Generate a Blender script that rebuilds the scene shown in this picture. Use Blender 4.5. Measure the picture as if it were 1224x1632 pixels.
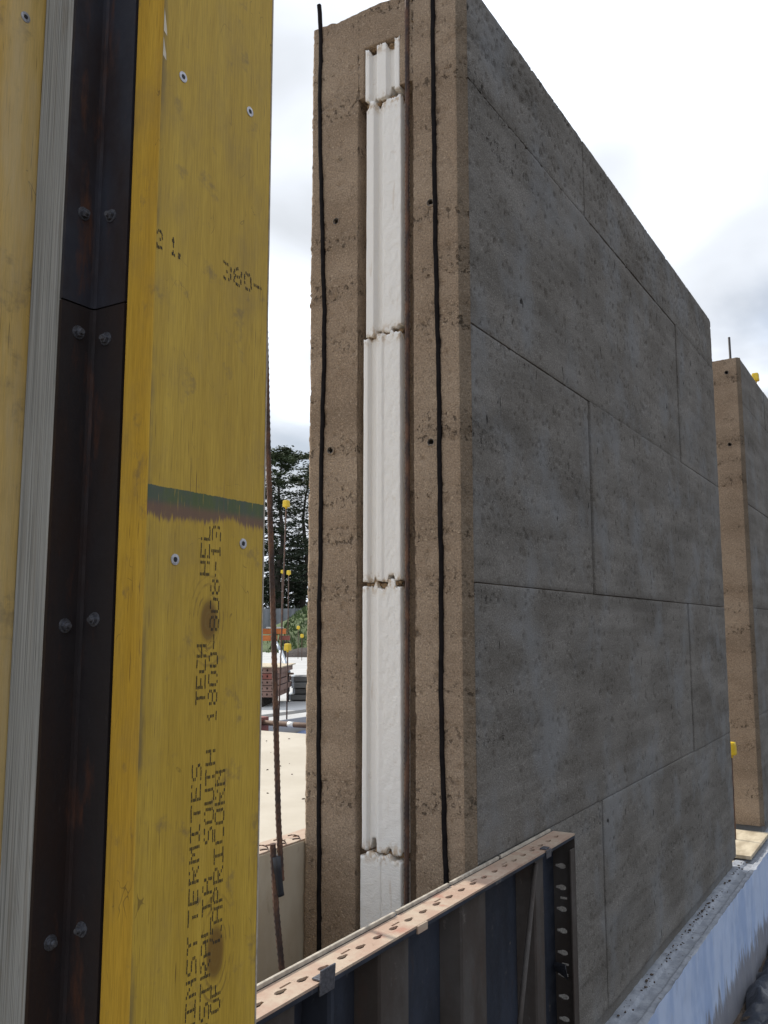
import bpy, bmesh, math, random
import numpy as np
from mathutils import Vector, Matrix
R = math.radians
random.seed(7)
for o in list(bpy.data.objects): bpy.data.objects.remove(o)
scene = bpy.context.scene
col = scene.collection

# ------------------------------------------------------------------ camera
CAM = Vector((.857, -1.784, 1.09)); RZ = R(31.16)
cd = bpy.data.cameras.new('camera'); co = bpy.data.objects.new('camera', cd); col.objects.link(co)
cd.sensor_fit = 'VERTICAL'; cd.sensor_height = 36; cd.lens = 1420 / 1632 * 36
cd.clip_start = .02; cd.clip_end = 2000
co.location = CAM; co.rotation_euler = (R(90 + 7.383), 0, RZ)
scene.camera = co

# ------------------------------------------------------------------ light
SUN_AZ = R(31.16 + 50)      # anticlockwise from +Y
SUN_EL = R(40)
sd = Vector((-math.sin(SUN_AZ) * math.cos(SUN_EL), math.cos(SUN_AZ) * math.cos(SUN_EL), math.sin(SUN_EL)))
sl = bpy.data.lights.new('sun', 'SUN'); so = bpy.data.objects.new('sun', sl); col.objects.link(so)
sl.energy = 4.0; sl.angle = R(2.0); sl.color = (1, .93, .82)
so.rotation_euler = sd.to_track_quat('Z', 'Y').to_euler(); so.location = (-6, 0, 8)

w = bpy.data.worlds.new('World'); scene.world = w; w.use_nodes = True
nt = w.node_tree; nt.nodes.clear()
def wn(t, **k):
    n = nt.nodes.new(t)
    for a, b in k.items(): setattr(n, a, b)
    return n
def wl(a, b): nt.links.new(a, b)
wo = wn('ShaderNodeOutputWorld'); bg = wn('ShaderNodeBackground'); bg.inputs[1].default_value = .1
sky = wn('ShaderNodeTexSky'); sky.sky_type = 'NISHITA'; sky.sun_disc = False
sky.sun_elevation = SUN_EL; sky.sun_rotation = -SUN_AZ; sky.air_density = 1.0; sky.dust_density = 1.5; sky.ozone_density = 1.2
tc = wn('ShaderNodeTexCoord'); sep = wn('ShaderNodeSeparateXYZ'); wl(tc.outputs['Generated'], sep.inputs[0])
zz = wn('ShaderNodeMath', operation='ADD'); wl(sep.outputs[2], zz.inputs[0]); zz.inputs[1].default_value = .35
dv = wn('ShaderNodeVectorMath', operation='DIVIDE'); wl(tc.outputs['Generated'], dv.inputs[0])
cb = wn('ShaderNodeCombineXYZ')
for i in range(3): wl(zz.outputs[0], cb.inputs[i])
wl(cb.outputs[0], dv.inputs[1])
mp = wn('ShaderNodeMapping'); wl(dv.outputs[0], mp.inputs[0]); mp.inputs['Location'].default_value = (3.1, 1.35, .2)
n1 = wn('ShaderNodeTexNoise'); wl(mp.outputs[0], n1.inputs['Vector'])
n1.inputs['Scale'].default_value = 1.9; n1.inputs['Detail'].default_value = 6; n1.inputs['Roughness'].default_value = .45; n1.inputs['Distortion'].default_value = .25
cov = wn('ShaderNodeMapRange'); cov.interpolation_type = 'SMOOTHSTEP'; wl(n1.outputs['Fac'], cov.inputs[0])
cov.inputs[1].default_value = .22; cov.inputs[2].default_value = .5
n2 = wn('ShaderNodeTexNoise'); wl(mp.outputs[0], n2.inputs['Vector'])
n2.inputs['Scale'].default_value = 2.3; n2.inputs['Detail'].default_value = 5; n2.inputs['Roughness'].default_value = .42; n2.inputs['Distortion'].default_value = .3
rmp = wn('ShaderNodeValToRGB'); wl(n2.outputs['Fac'], rmp.inputs[0])
e = rmp.color_ramp.elements
e[0].position = .32; e[0].color = (.70, .735, .785, 1)
e[1].position = .54; e[1].color = (1.35, 1.45, 1.62, 1)
m_ = e.new(.44); m_.color = (.97, 1.02, 1.10, 1)
cs = wn('ShaderNodeVectorMath', operation='SCALE'); wl(rmp.outputs[0], cs.inputs[0]); 
dt = wn('ShaderNodeVectorMath', operation='DOT_PRODUCT'); wl(tc.outputs['Generated'], dt.inputs[0]); dt.inputs[1].default_value = sd
fwd = wn('ShaderNodeMapRange'); wl(dt.outputs['Value'], fwd.inputs[0]); fwd.inputs[1].default_value = -1; fwd.inputs[2].default_value = 1; fwd.inputs[3].default_value = 3.6; fwd.inputs[4].default_value = 11.5   # clouds scatter more light forward, towards the sun
wl(fwd.outputs[0], cs.inputs['Scale'])
mx = wn('ShaderNodeMix', data_type='RGBA'); wl(cov.outputs[0], mx.inputs[0]); wl(sky.outputs[0], mx.inputs[6]); wl(cs.outputs[0], mx.inputs[7])
wl(mx.outputs[2], bg.inputs[0]); wl(bg.outputs[0], wo.inputs[0])

scene.view_settings.view_transform = 'Standard'; scene.view_settings.look = 'None'
scene.view_settings.gamma = 1; scene.view_settings.exposure = 0.0
scene.view_settings.use_curve_mapping = False

# ------------------------------------------------------------------ helpers
def tag(o, label=None, cat=None, group=None, kind=None):
    if label: o['label'] = label
    if cat: o['category'] = cat
    if group: o['group'] = group
    if kind: o['kind'] = kind
    return o
def put(o, parent):
    if parent is not None:
        o.parent = parent
        q = parent; m = Matrix.Identity(4)
        if 'w_loc' in ROOT.get(parent.name, {}): m = Matrix.Translation(-ROOT[parent.name]['w_loc'])
        o.matrix_parent_inverse = m
ROOT = {}
def thing(name, loc, label, cat, group=None):
    o = bpy.data.objects.new(name, None); col.objects.link(o); o.location = loc; o.empty_display_size = .1
    ROOT[o.name] = {'w_loc': Vector(loc)}
    return tag(o, label, cat, group)
def mk(name, v, f, mat, parent=None, smooth=False, attr=None):
    me = bpy.data.meshes.new(name); me.from_pydata([tuple(map(float, p)) for p in v], [], [tuple(map(int, q)) for q in f])
    if attr is not None:
        a = me.attributes.new('rough', 'FLOAT', 'POINT'); a.data.foreach_set('value', np.asarray(attr, dtype=np.float32))
    me.materials.append(mat); me.update()
    if smooth: me.polygons.foreach_set('use_smooth', [True] * len(me.polygons))
    o = bpy.data.objects.new(name, me); col.objects.link(o); put(o, parent); return o
def from_bm(name, bm, mat, parent=None, smooth=False):
    bmesh.ops.recalc_face_normals(bm, faces=bm.faces)
    me = bpy.data.meshes.new(name); bm.to_mesh(me); bm.free(); me.materials.append(mat)
    if smooth: me.polygons.foreach_set('use_smooth', [True] * len(me.polygons))
    o = bpy.data.objects.new(name, me); col.objects.link(o); put(o, parent); return o
def bm_box(bm, x0, x1, y0, y1, z0, z1, bev=0, M=None):
    r = bmesh.ops.create_cube(bm, size=1)
    vs = r['verts']
    for v in vs: v.co = Vector(((x0 + x1) / 2 + v.co.x * (x1 - x0), (y0 + y1) / 2 + v.co.y * (y1 - y0), (z0 + z1) / 2 + v.co.z * (z1 - z0)))
    if bev:
        es = list({e for v in vs for e in v.link_edges})
        r2 = bmesh.ops.bevel(bm, geom=es, offset=bev, segments=2, affect='EDGES', profile=.6)
        vs = list({v for f in r2['faces'] for v in f.verts} | {v for v in vs if v.is_valid})
    if M is not None:
        for v in vs: v.co = M @ v.co
    return vs
def box(name, x0, x1, y0, y1, z0, z1, mat, parent=None, bev=0, M=None):
    bm = bmesh.new(); bm_box(bm, x0, x1, y0, y1, z0, z1, bev, M); return from_bm(name, bm, mat, parent)
def tube(name, pts, r, mat, parent=None, n=8, caps=True, rib=0, step=.004, smooth=True):
    """round bar along pts; rib > 0 adds rolled ribs"""
    P = [Vector(p) for p in pts]
    if rib:
        Q = []
        for a, b in zip(P, P[1:]):
            k = max(1, int((b - a).length / step))
            Q += [a.lerp(b, i / k) for i in range(k)]
        Q.append(P[-1]); P = Q
    v = []; f = []
    for i, p in enumerate(P):
        d = (P[min(i + 1, len(P) - 1)] - P[max(i - 1, 0)]).normalized()
        a = d.orthogonal().normalized() if abs(d.z) < .9 else Vector((1, 0, 0)).cross(d).normalized()
        b = d.cross(a)
        for k in range(n):
            t = 2 * math.pi * k / n; rr = r
            if rib:
                rr = r * (1 + rib * (1 if ((i + (k * 3 // n)) % 3 == 0) else 0))
                if k % (n // 2) == 0: rr = r * (1 + rib)
            v.append(p + a * (rr * math.cos(t)) + b * (rr * math.sin(t)))
    for i in range(len(P) - 1):
        for k in range(n):
            f.append((i * n + k, i * n + (k + 1) % n, (i + 1) * n + (k + 1) % n, (i + 1) * n + k))
    if caps: f.append(tuple(range(n - 1, -1, -1))); f.append(tuple(range((len(P) - 1) * n, len(P) * n)))
    return mk(name, v, f, mat, parent, smooth and not rib)
def plate(name, outer, holes, th, mat, parent, M):
    """flat plate with through holes: 2D outline, 2D holes, thickness, placed by matrix M (local z = thickness)"""
    cu = bpy.data.curves.new(name + '_c', 'CURVE'); cu.dimensions = '2D'; cu.fill_mode = 'BOTH'; cu.extrude = th / 2
    for poly in [outer] + holes:
        s = cu.splines.new('POLY'); s.points.add(len(poly) - 1); s.use_cyclic_u = True
        for p, q in zip(s.points, poly): p.co = (q[0], q[1], 0, 1)
    tmp = bpy.data.objects.new('tmp', cu); col.objects.link(tmp)
    dg = bpy.context.evaluated_depsgraph_get(); dg.update()
    me = bpy.data.meshes.new_from_object(tmp.evaluated_get(dg)); bpy.data.objects.remove(tmp); bpy.data.curves.remove(cu)
    me.name = name; me.transform(M); me.materials.clear(); me.materials.append(mat)
    for p_ in me.polygons: p_.use_smooth = False
    o = bpy.data.objects.new(name, me); col.objects.link(o); put(o, parent); return o
# value noise in numpy
def _h(i, j, s):
    n = (i * 374761393 + j * 668265263 + s * 974634541) & 0x7fffffff
    n = ((n ^ (n >> 13)) * 1274126177) & 0x7fffffff
    return ((n ^ (n >> 16)) & 0xffff) / 65535.0
def vn(u, v, s=0):
    u = np.asarray(u, float); v = np.asarray(v, float)
    i = np.floor(u).astype(np.int64); j = np.floor(v).astype(np.int64); a = u - i; b = v - j
    a = a * a * (3 - 2 * a); b = b * b * (3 - 2 * b)
    return (_h(i, j, s) * (1 - a) + _h(i + 1, j, s) * a) * (1 - b) + (_h(i, j + 1, s) * (1 - a) + _h(i + 1, j + 1, s) * a) * b
def fbm(u, v, s=0, o=4, g=.5):
    r = 0; a = 1; t = 0
    for k in range(o): r = r + a * vn(u, v, s + k * 17); t += a; a *= g; u = u * 2.03; v = v * 2.03
    return r / t
def gridmesh(name, X, Y, Z, mat, parent, attr=None, flip=False, extra_faces=None, smooth=True):
    nu, nv = X.shape
    V = np.stack([X, Y, Z], -1).reshape(-1, 3)
    I = np.arange(nu * nv).reshape(nu, nv)
    q = np.stack([I[:-1, :-1], I[1:, :-1], I[1:, 1:], I[:-1, 1:]], -1).reshape(-1, 4)
    if flip: q = q[:, ::-1]
    me = bpy.data.meshes.new(name)
    me.vertices.add(len(V)); me.vertices.foreach_set('co', V.astype(np.float32).ravel())
    nf = len(q); me.loops.add(nf * 4); me.loops.foreach_set('vertex_index', q.astype(np.int32).ravel())
    me.polygons.add(nf); me.polygons.foreach_set('loop_start', np.arange(nf, dtype=np.int32) * 4)
    me.polygons.foreach_set('use_smooth', np.ones(nf, dtype=bool) if smooth else np.zeros(nf, dtype=bool))
    me.update(calc_edges=True)
    if attr is not None:
        a = me.attributes.new('rough', 'FLOAT', 'POINT'); a.data.foreach_set('value', attr.astype(np.float32).ravel())
    me.materials.append(mat)
    o = bpy.data.objects.new(name, me); col.objects.link(o); put(o, parent); return o

# ------------------------------------------------------------------ materials
class NM:
    def __init__(s, name, rough=.8, metal=0.0):
        s.m = bpy.data.materials.new(name); s.m.use_nodes = True; s.t = s.m.node_tree
        s.b = s.t.nodes['Principled BSDF']; s.b.inputs['Roughness'].default_value = rough; s.b.inputs['Metallic'].default_value = metal
        s.co = s.n('ShaderNodeTexCoord').outputs['Object']
    def n(s, t, **k):
        x = s.t.nodes.new(t)
        for a, b in k.items(): setattr(x, a, b)
        return x
    def l(s, a, b): s.t.links.new(a, b)
    def val(s, sock, v):
        if hasattr(v, 'is_output'): s.l(v, sock)
        else: sock.default_value = v
    def map(s, sc=(1, 1, 1), loc=(0, 0, 0)):
        x = s.n('ShaderNodeMapping'); s.l(s.co, x.inputs[0]); x.inputs['Scale'].default_value = sc; x.inputs['Location'].default_value = loc; return x.outputs[0]
    def noise(s, scale, det=4, rough=.55, sc=(1, 1, 1), loc=(0, 0, 0), dist=0):
        x = s.n('ShaderNodeTexNoise'); s.l(s.map(sc, loc), x.inputs['Vector'])
        x.inputs['Scale'].default_value = scale; x.inputs['Detail'].default_value = det; x.inputs['Roughness'].default_value = rough; x.inputs['Distortion'].default_value = dist
        return x.outputs['Fac']
    def vor(s, scale, sc=(1, 1, 1), out='Distance', feat='F1', loc=(0, 0, 0)):
        x = s.n('ShaderNodeTexVoronoi', feature=feat); s.l(s.map(sc, loc), x.inputs['Vector']); x.inputs['Scale'].default_value = scale
        return x.outputs[out]
    def rng(s, v, a, b, c=0, d=1, smooth=True):
        x = s.n('ShaderNodeMapRange'); x.interpolation_type = 'SMOOTHSTEP' if smooth else 'LINEAR'
        s.val(x.inputs[0], v); x.inputs[1].default_value = a; x.inputs[2].default_value = b; x.inputs[3].default_value = c; x.inputs[4].default_value = d
        return x.outputs[0]
    def math(s, op, a, b=0, c=None):
        x = s.n('ShaderNodeMath', operation=op); s.val(x.inputs[0], a); s.val(x.inputs[1], b)
        if c is not None: s.val(x.inputs[2], c)
        return x.outputs[0]
    def mix(s, f, a, b, mode='MIX'):
        x = s.n('ShaderNodeMix', data_type='RGBA', blend_type=mode); s.val(x.inputs[0], f)
        for k, c in ((6, a), (7, b)):
            if hasattr(c, 'is_output'): s.l(c, x.inputs[k])
            else: x.inputs[k].default_value = (*c, 1)
        return x.outputs[2]
    def attr(s, nm):
        x = s.n('ShaderNodeAttribute'); x.attribute_name = nm; return x.outputs['Fac']
    def xyz(s):
        x = s.n('ShaderNodeSeparateXYZ'); s.l(s.co, x.inputs[0]); return x.outputs
    def color(s, c):
        if hasattr(c, 'is_output'): s.l(c, s.b.inputs['Base Color'])
        else: s.b.inputs['Base Color'].default_value = (*c, 1)
        return s
    def bump(s, h, st=.3, d=.002, prev=None):
        x = s.n('ShaderNodeBump'); s.l(h, x.inputs['Height']); x.inputs['Strength'].default_value = st; x.inputs['Distance'].default_value = d
        if prev is not None: s.l(prev, x.inputs['Normal'])
        s.l(x.outputs[0], s.b.inputs['Normal']); return x.outputs[0]
    def rough(s, v): s.val(s.b.inputs['Roughness'], v); return s
M = {}
def earth(key, c0, c1, cdark, streak=False):
    m = NM(key, .95); m.b.inputs['Specular IOR Level'].default_value = .15
    big = m.noise(3.2, 4, .6, (1, 1, 1.6)); band = m.noise(7, 3, .5, (.25, .25, 1.0), (3, 1, 2))
    col_ = m.mix(m.rng(big, .32, .68), c0, c1)
    col_ = m.mix(m.math('MULTIPLY', m.rng(band, .45, .72), .55), col_, tuple(.72 * a for a in c0))
    # coarse zones: stones of two sizes, open voids and sandy grain
    ra = m.attr('rough')
    def stones(sc_, t0, amt, loc):
        vx = m.n('ShaderNodeTexVoronoi', feature='F1'); m.l(m.map((1, 1, 1.15), loc), vx.inputs['Vector']); vx.inputs['Scale'].default_value = sc_
        pb = vx.outputs['Distance']; q = m.n('ShaderNodeSeparateColor'); m.l(vx.outputs['Color'], q.inputs[0])
        msk = m.math('MULTIPLY', m.rng(pb, .46, .34), m.rng(q.outputs[0], t0, t0 + .05))
        return m.math('MULTIPLY', msk, m.math('ADD', m.math('MULTIPLY', ra, 1 - amt), amt)), q.outputs[1]
    s1, k1 = stones(120, .80, .30, (0, 0, 0)); s2, k2 = stones(230, .66, .5, (3, 3, 3))
    for s_, k_ in ((s2, k2), (s1, k1)):
        sc2 = m.mix(k_, tuple(min(.6, 1.75 * a) for a in c1), tuple(.62 * a for a in c0)); col_ = m.mix(m.math('MULTIPLY', s_, .8), col_, sc2)
    col_ = m.mix(m.math('MULTIPLY', ra, .2 if streak else .26), col_, tuple(.70 * a for a in c0))
    fine = m.noise(260, 3, .75); col_ = m.mix(.9, col_, m.mix(m.rng(fine, .25, .75, smooth=False), (.45, .45, .45), (1.5, 1.5, 1.5)), 'MULTIPLY')
    zone = m.math('ADD', m.math('MULTIPLY', ra, .9), m.noise(7, 4, .65))
    pits = m.math('MULTIPLY', m.rng(m.noise(75, 3, .65, (1, 1, .85)), .445, .35), m.rng(zone, .55 if streak else .5, 1.05 if streak else .95))
    col_ = m.mix(m.math('MULTIPLY', pits, .75), col_, cdark)
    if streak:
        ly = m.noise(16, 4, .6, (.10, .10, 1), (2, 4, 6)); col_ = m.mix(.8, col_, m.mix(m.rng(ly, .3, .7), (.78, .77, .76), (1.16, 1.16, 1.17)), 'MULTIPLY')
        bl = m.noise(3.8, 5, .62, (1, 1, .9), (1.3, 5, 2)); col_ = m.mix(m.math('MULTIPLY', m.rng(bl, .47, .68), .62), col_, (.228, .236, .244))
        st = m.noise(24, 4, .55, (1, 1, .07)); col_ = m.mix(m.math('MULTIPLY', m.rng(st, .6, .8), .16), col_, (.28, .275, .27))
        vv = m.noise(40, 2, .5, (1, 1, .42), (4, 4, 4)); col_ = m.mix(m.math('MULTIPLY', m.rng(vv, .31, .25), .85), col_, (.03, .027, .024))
    m.color(col_)
    h = m.math('ADD', m.math('MULTIPLY', fine, .8), m.math('MULTIPLY', s1, .5))
    h = m.math('SUBTRACT', m.math('ADD', h, m.math('MULTIPLY', s2, .3)), m.math('MULTIPLY', pits, 1.3))
    m.bump(h, .8, .004)
    M[key] = m.m
earth('earth_end', (.272, .200, .140), (.350, .268, .194), (.07, .052, .038))
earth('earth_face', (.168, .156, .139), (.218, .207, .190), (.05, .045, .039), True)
earth('earth_chamfer_shaded', (.180, .140, .102), (.235, .190, .143), (.05, .04, .03))  # chamfer earth: shade from its turned facing is put into the colour
def simple(key, c, rough=.8, metal=0, var=.2, scale=30, sc=(1, 1, 1), bump=.2, bd=.001, c2=None):
    m = NM(key, rough, metal); n = m.noise(scale, 5, .6, sc)
    m.color(m.mix(m.rng(n, .3, .7), tuple(a * (1 - var) for a in c), c2 or tuple(a * (1 + var) for a in c)))
    m.bump(m.noise(scale * 4, 3, .6, sc), bump, bd); M[key] = m.m; return m
# polystyrene
m = NM('polystyrene', .75); d = m.rng(m.noise(22, 5, .7), .62, .75); x, y, z = m.xyz()
st = m.math('MULTIPLY', m.rng(m.noise(60, 4, .6, (1, 1, .12)), .63, .74), .35)
c = m.mix(m.math('MULTIPLY', d, .35), (.79, .765, .725), (.5, .40, .29)); c = m.mix(st, c, (.5, .38, .27))

for zj in (2.556, 2.402, 1.795, 1.192, .585):
    dz = m.math('ABSOLUTE', m.math('SUBTRACT', z, zj)); k_ = m.math('MULTIPLY', m.rng(dz, .035, .002), m.rng(m.noise(75, 4, .7, (1, 1, .6)), .44, .6)); c = m.mix(m.math('MULTIPLY', k_, .75), c, (.42, .29, .16))
m.color(c); cell = m.vor(330); m.bump(m.math('ADD', m.math('MULTIPLY', cell, .25), m.noise(120, 4, .65, (1, 1, 1.6))), .45, .003); M['polystyrene'] = m.m
simple('foam_dirt', (.25, .165, .09), .95, var=.35, scale=120, bump=.6, bd=.003)
simple('black_rubber', (.010, .0085, .009), .9, var=.3, scale=60).b.inputs['Specular IOR Level'].default_value = .1
m = NM('rebar_rust', .8); n = m.noise(70, 4, .6, (1, 1, .3))
m.color(m.mix(m.rng(n, .35, .7), (.045, .03, .027), (.15, .075, .045))); m.bump(m.noise(500, 3), .4, .0008); M['rebar_rust'] = m.m
simple('rebar_dark', (.035, .03, .03), .7, var=.4, scale=80)
simple('bar_tape', (.02, .022, .028), .5)
# yellow laminated timber
def timber(key, c0, c1, face, bleach=0):
    m = NM(key, .62); m.b.inputs['Specular IOR Level'].default_value = .3
    x, y, z = m.xyz()
    kd = None
    if face:
        for (ky, kz, ry, rz) in ((-.968, 1.098, .017, .028), (-.943, .712, .017, .034)):
            a = m.math('DIVIDE', m.math('SUBTRACT', y, ky), ry); b = m.math('DIVIDE', m.math('SUBTRACT', z, kz), rz)
            r_ = m.math('SQRT', m.math('ADD', m.math('MULTIPLY', a, a), m.math('MULTIPLY', b, b)))
            kd = r_ if kd is None else m.math('MINIMUM', kd, r_)
    gr = m.noise(120, 4, .6, (1, 1, .018), (0, 0, .4), .3); gr2 = m.noise(30, 5, .6, (1, 1, .06), (2, 0, 1))
    c = m.mix(m.rng(gr2, .3, .72), c0, c1)
    c = m.mix(m.math('MULTIPLY', m.rng(gr, .5, .8), .3), c, tuple(.6 * a for a in c0))
    dash = m.math('MULTIPLY', m.rng(m.noise(420, 2, .5, (1, 1, .035), (5, 5, 5)), .66, .72), m.rng(m.noise(7, 3, .5, (1, 1, .5)), .42, .62))
    c = m.mix(m.math('MULTIPLY', dash, .75), c, (.10, .055, .02))
    hl = m.math('ABSOLUTE', m.math('SUBTRACT', m.noise(26, 2, .5, (1, .8, .5), (2, 7, 4), 1.2), .5)); hl = m.math('MULTIPLY', m.rng(hl, .006, .002), m.rng(m.noise(17, 3, .6, (1, 1, 1), (9, 1, 9)), .58, .66)); c = m.mix(m.math('MULTIPLY', hl, .6), c, (.09, .06, .025))
    fg = m.noise(900, 2, .6, (1, 1, .03), (1, 2, 3)); c = m.mix(.5, c, m.mix(m.rng(fg, .3, .7), (.72, .70, .66), (1.18, 1.18, 1.18)), 'MULTIPLY')
    grime = m.rng(m.noise(8, 6, .7, (1, 1, .6), (1, 9, 3)), .46, .74); c = m.mix(m.math('MULTIPLY', grime, .5), c, (.28, .195, .07))
    smud = m.math('MULTIPLY', m.rng(m.noise(26, 5, .7, (1, .6, .6), (3, 2, 8)), .57, .72), .6); c = m.mix(smud, c, (.17, .125, .07))
    if bleach:
        bl = m.rng(m.noise(14, 5, .65, (1, 1, .15), (7, 7, 7)), .38, .75); c = m.mix(m.math('MULTIPLY', bl, bleach), c, (.62, .49, .28))
    if face:
        # dirt along the near arris
        ed = m.math('MULTIPLY', m.rng(m.math('ADD', y, m.math('MULTIPLY', m.noise(60, 4, .7, (1, 1, .3)), .012)), -1.058, -1.068), m.rng(m.noise(11, 4, .6, (1, 1, .7), (4, 4, 4)), .38, .6))
        c = m.mix(m.math('MULTIPLY', ed, .6), c, (.12, .10, .06))
        # knots
        c = m.mix(m.math('MULTIPLY', m.rng(kd, 1.15, .6), .88), c, (.17, .09, .022))
        ring = m.math('SINE', m.math('MULTIPLY', m.math('ADD', kd, m.math('MULTIPLY', m.noise(40, 3), .25)), 16.0))
        rm_ = m.math('MULTIPLY', m.rng(kd, 3.0, 1.1), m.math('MULTIPLY', m.rng(ring, .2, 1), m.rng(m.noise(50, 3), .4, .62))); c = m.mix(m.math('MULTIPLY', rm_, .75), c, (.22, .14, .035))
        # sprayed green identification band with ragged purple lower edge
        jag = m.math('MULTIPLY', m.noise(520, 3, .7, (1, 1, .02), (3, 3, 3)), .030)
        wav = m.math('MULTIPLY', m.noise(9, 2, .5, (1, 1, 0), (1, 0, 0)), .05)
        lo = m.math('ADD', m.math('SUBTRACT', z, 1.199), m.math('SUBTRACT', jag, wav))
        inb = m.math('MULTIPLY', m.rng(lo, .004, .011), m.rng(m.math('ADD', z, m.math('MULTIPLY', m.noise(200, 2, .5, (1, 1, .03)), .003)), 1.2525, 1.2515))
        hue = m.mix(m.rng(m.noise(35, 4, .6, (1, 1, .4)), .38, .62), (.05, .10, .05), (.045, .085, .085))
        hue = m.mix(m.math('MULTIPLY', m.rng(z, 1.238, 1.226), .85), hue, (.16, .085, .075))
        wear = m.rng(m.noise(520, 3, .6, (1, 1, .05), (6, 6, 6)), .74, .6)
        c = m.mix(m.math('MULTIPLY', m.math('MULTIPLY', inb, wear), .9), c, hue)
        drip = m.math('MULTIPLY', m.rng(m.noise(85, 2, .5, (1, 1, .02), (8, 3, 1)), .66, .72), m.math('MULTIPLY', m.rng(z, 1.20, 1.235), m.rng(z, 1.295, 1.25))); c = m.mix(m.math('MULTIPLY', drip, .5), c, (.17, .09, .07))
    m.color(c); m.bump(m.math('ADD', gr, m.math('MULTIPLY', m.noise(300, 3, .6, (1, 1, .05)), .6)), .22, .0012)
    M[key] = m.m
timber('yellow_face', (.475, .31, .04), (.555, .375, .055), True)
timber('yellow_edge', (.50, .30, .03), (.58, .365, .045), False)
timber('yellow_weathered', (.60, .38, .075), (.66, .47, .16), False, .9)
# grey laminated edge: veneer lines run vertically
m = NM('ply_edge', .85); ln = m.noise(760, 3, .6, (1, 0, .004)); bd = m.noise(150, 3, .5, (1, 0, .02), (4, 0, 0))
c = m.mix(m.rng(ln, .34, .62), (.19, .20, .20), (.44, .46, .465)); c = m.mix(m.math('MULTIPLY', m.rng(bd, .52, .75), .5), c, (.21, .185, .15))
c = m.mix(m.math('MULTIPLY', m.rng(m.noise(12, 5, .6, (2, 1, .5)), .55, .75), .45), c, (.20, .17, .13)); sp = m.math('MULTIPLY', m.rng(m.noise(330, 2, .5, (1, 0, .03), (9, 9, 9)), .70, .75), .8)
c = m.mix(sp, c, (.05, .045, .04)); m.color(c); m.bump(m.math('ADD', ln, m.math('MULTIPLY', bd, .6)), .6, .002); M['ply_edge'] = m.m
# dark rusty steel
def steel(key, dark, blue, rust, ra=.5, scr=.4):
    m = NM(key, .55, .35); c = m.mix(m.rng(m.noise(9, 5, .6, (1, 1, .35)), .4, .66), dark, blue)
    c = m.mix(m.math('MULTIPLY', m.rng(m.noise(24, 6, .7, (1, 1, .22), (3, 3, 3)), .54, .74), ra), c, rust)
    c = m.mix(m.math('MULTIPLY', m.rng(m.noise(110, 4, .6, (1, 1, .3), (5, 1, 3)), .66, .78), scr), c, (.17, .17, .18))
    if key.startswith('form'):
        spl = m.math('MULTIPLY', m.rng(m.noise(16, 6, .75, (1, 1, .7), (8, 8, 2)), .60, .68), m.rng(m.noise(90, 4, .7), .42, .6)); c = m.mix(m.math('MULTIPLY', spl, .7), c, (.24, .22, .195))
    m.color(c); m.rough(m.rng(m.noise(30, 4), .3, .7, .6, .85)); m.bump(m.noise(260, 4, .6), .25, .0008); M[key] = m.m
steel('angle_upper', (.026, .017, .018), (.034, .038, .054), (.11, .045, .024), 1.0, .15)
steel('angle_lower', (.028, .015, .012), (.022, .018, .020), (.085, .033, .018), 1.0, .12)
steel('form_navy', (.022, .027, .040), (.038, .048, .072), (.055, .036, .028), .5, .75)
steel('form_brown', (.062, .050, .043), (.095, .087, .082), (.085, .052, .038), .8, .75)
m = NM('form_top', .75); c = m.mix(m.rng(m.noise(20, 5, .65), .35, .62), (.46, .37, .28), (.40, .275, .205))
c = m.mix(m.math('MULTIPLY', m.rng(m.noise(14, 5, .65, (1, 1, 1), (6, 2, 1)), .58, .7), .65), c, (.36, .15, .105)); c = m.mix(m.math('MULTIPLY', m.rng(m.noise(55, 5, .7, (1, 1, 1), (2, 2, 2)), .6, .75), .6), c, (.13, .08, .055))
m.color(c); m.bump(m.noise(200, 4), .3, .001); M['form_top'] = m.m
simple('form_lip', (.40, .36, .30), .8, var=.25, scale=60)
m = NM('ply_face', .8); c = m.mix(m.rng(m.noise(8, 5, .6, (1, 1, .5)), .35, .7), (.52, .43, .31), (.62, .55, .43))
c = m.mix(m.math('MULTIPLY', m.rng(m.noise(26, 5, .7, (1, 1, .35), (4, 4, 4)), .58, .75), .5), c, (.24, .17, .11)); m.color(c); m.bump(m.noise(90, 4), .2, .001); M['ply_face'] = m.m
simple('zinc', (.42, .42, .45), .4, .8, var=.2, scale=200)
simple('zinc_dull', (.12, .125, .145), .5, .6, var=.35, scale=200)
simple('screw_recess', (.012, .013, .018), .7)
simple('ink', (.022, .022, .018), .8)
simple('yellow_plastic', (.68, .47, .02), .45, var=.06, scale=40, bump=.05)
simple('raw_timber_chip', (.62, .56, .44), .9)
# concrete, soil, etc
m = NM('slab_concrete', .9); c = m.mix(m.rng(m.noise(.9, 6, .6), .35, .68), (.42, .375, .30), (.50, .455, .375))
c = m.mix(m.math('MULTIPLY', m.rng(m.noise(6, 5, .7), .62, .75), .5), c, (.28, .21, .14)); m.color(c); m.bump(m.noise(40, 5), .2, .003); M['slab_concrete'] = m.m
m = NM('pale_concrete', .9); c = m.mix(m.rng(m.noise(1.2, 6, .6), .35, .68), (.42, .42, .41), (.5, .5, .49)); c = m.mix(m.math('MULTIPLY', m.rng(m.noise(5, 5, .7), .6, .75), .4), c, (.27, .26, .24)); m.color(c); m.bump(m.noise(30, 4), .2, .003); M['pale_concrete'] = m.m
m = NM('footing_skylit_white', .7); c = m.mix(m.rng(m.noise(7, 5, .6, (1, 1, .35)), .4, .6), (.37, .48, .71), (.50, .60, .80))  # white footing face, with blue sky light put into its colour
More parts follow.
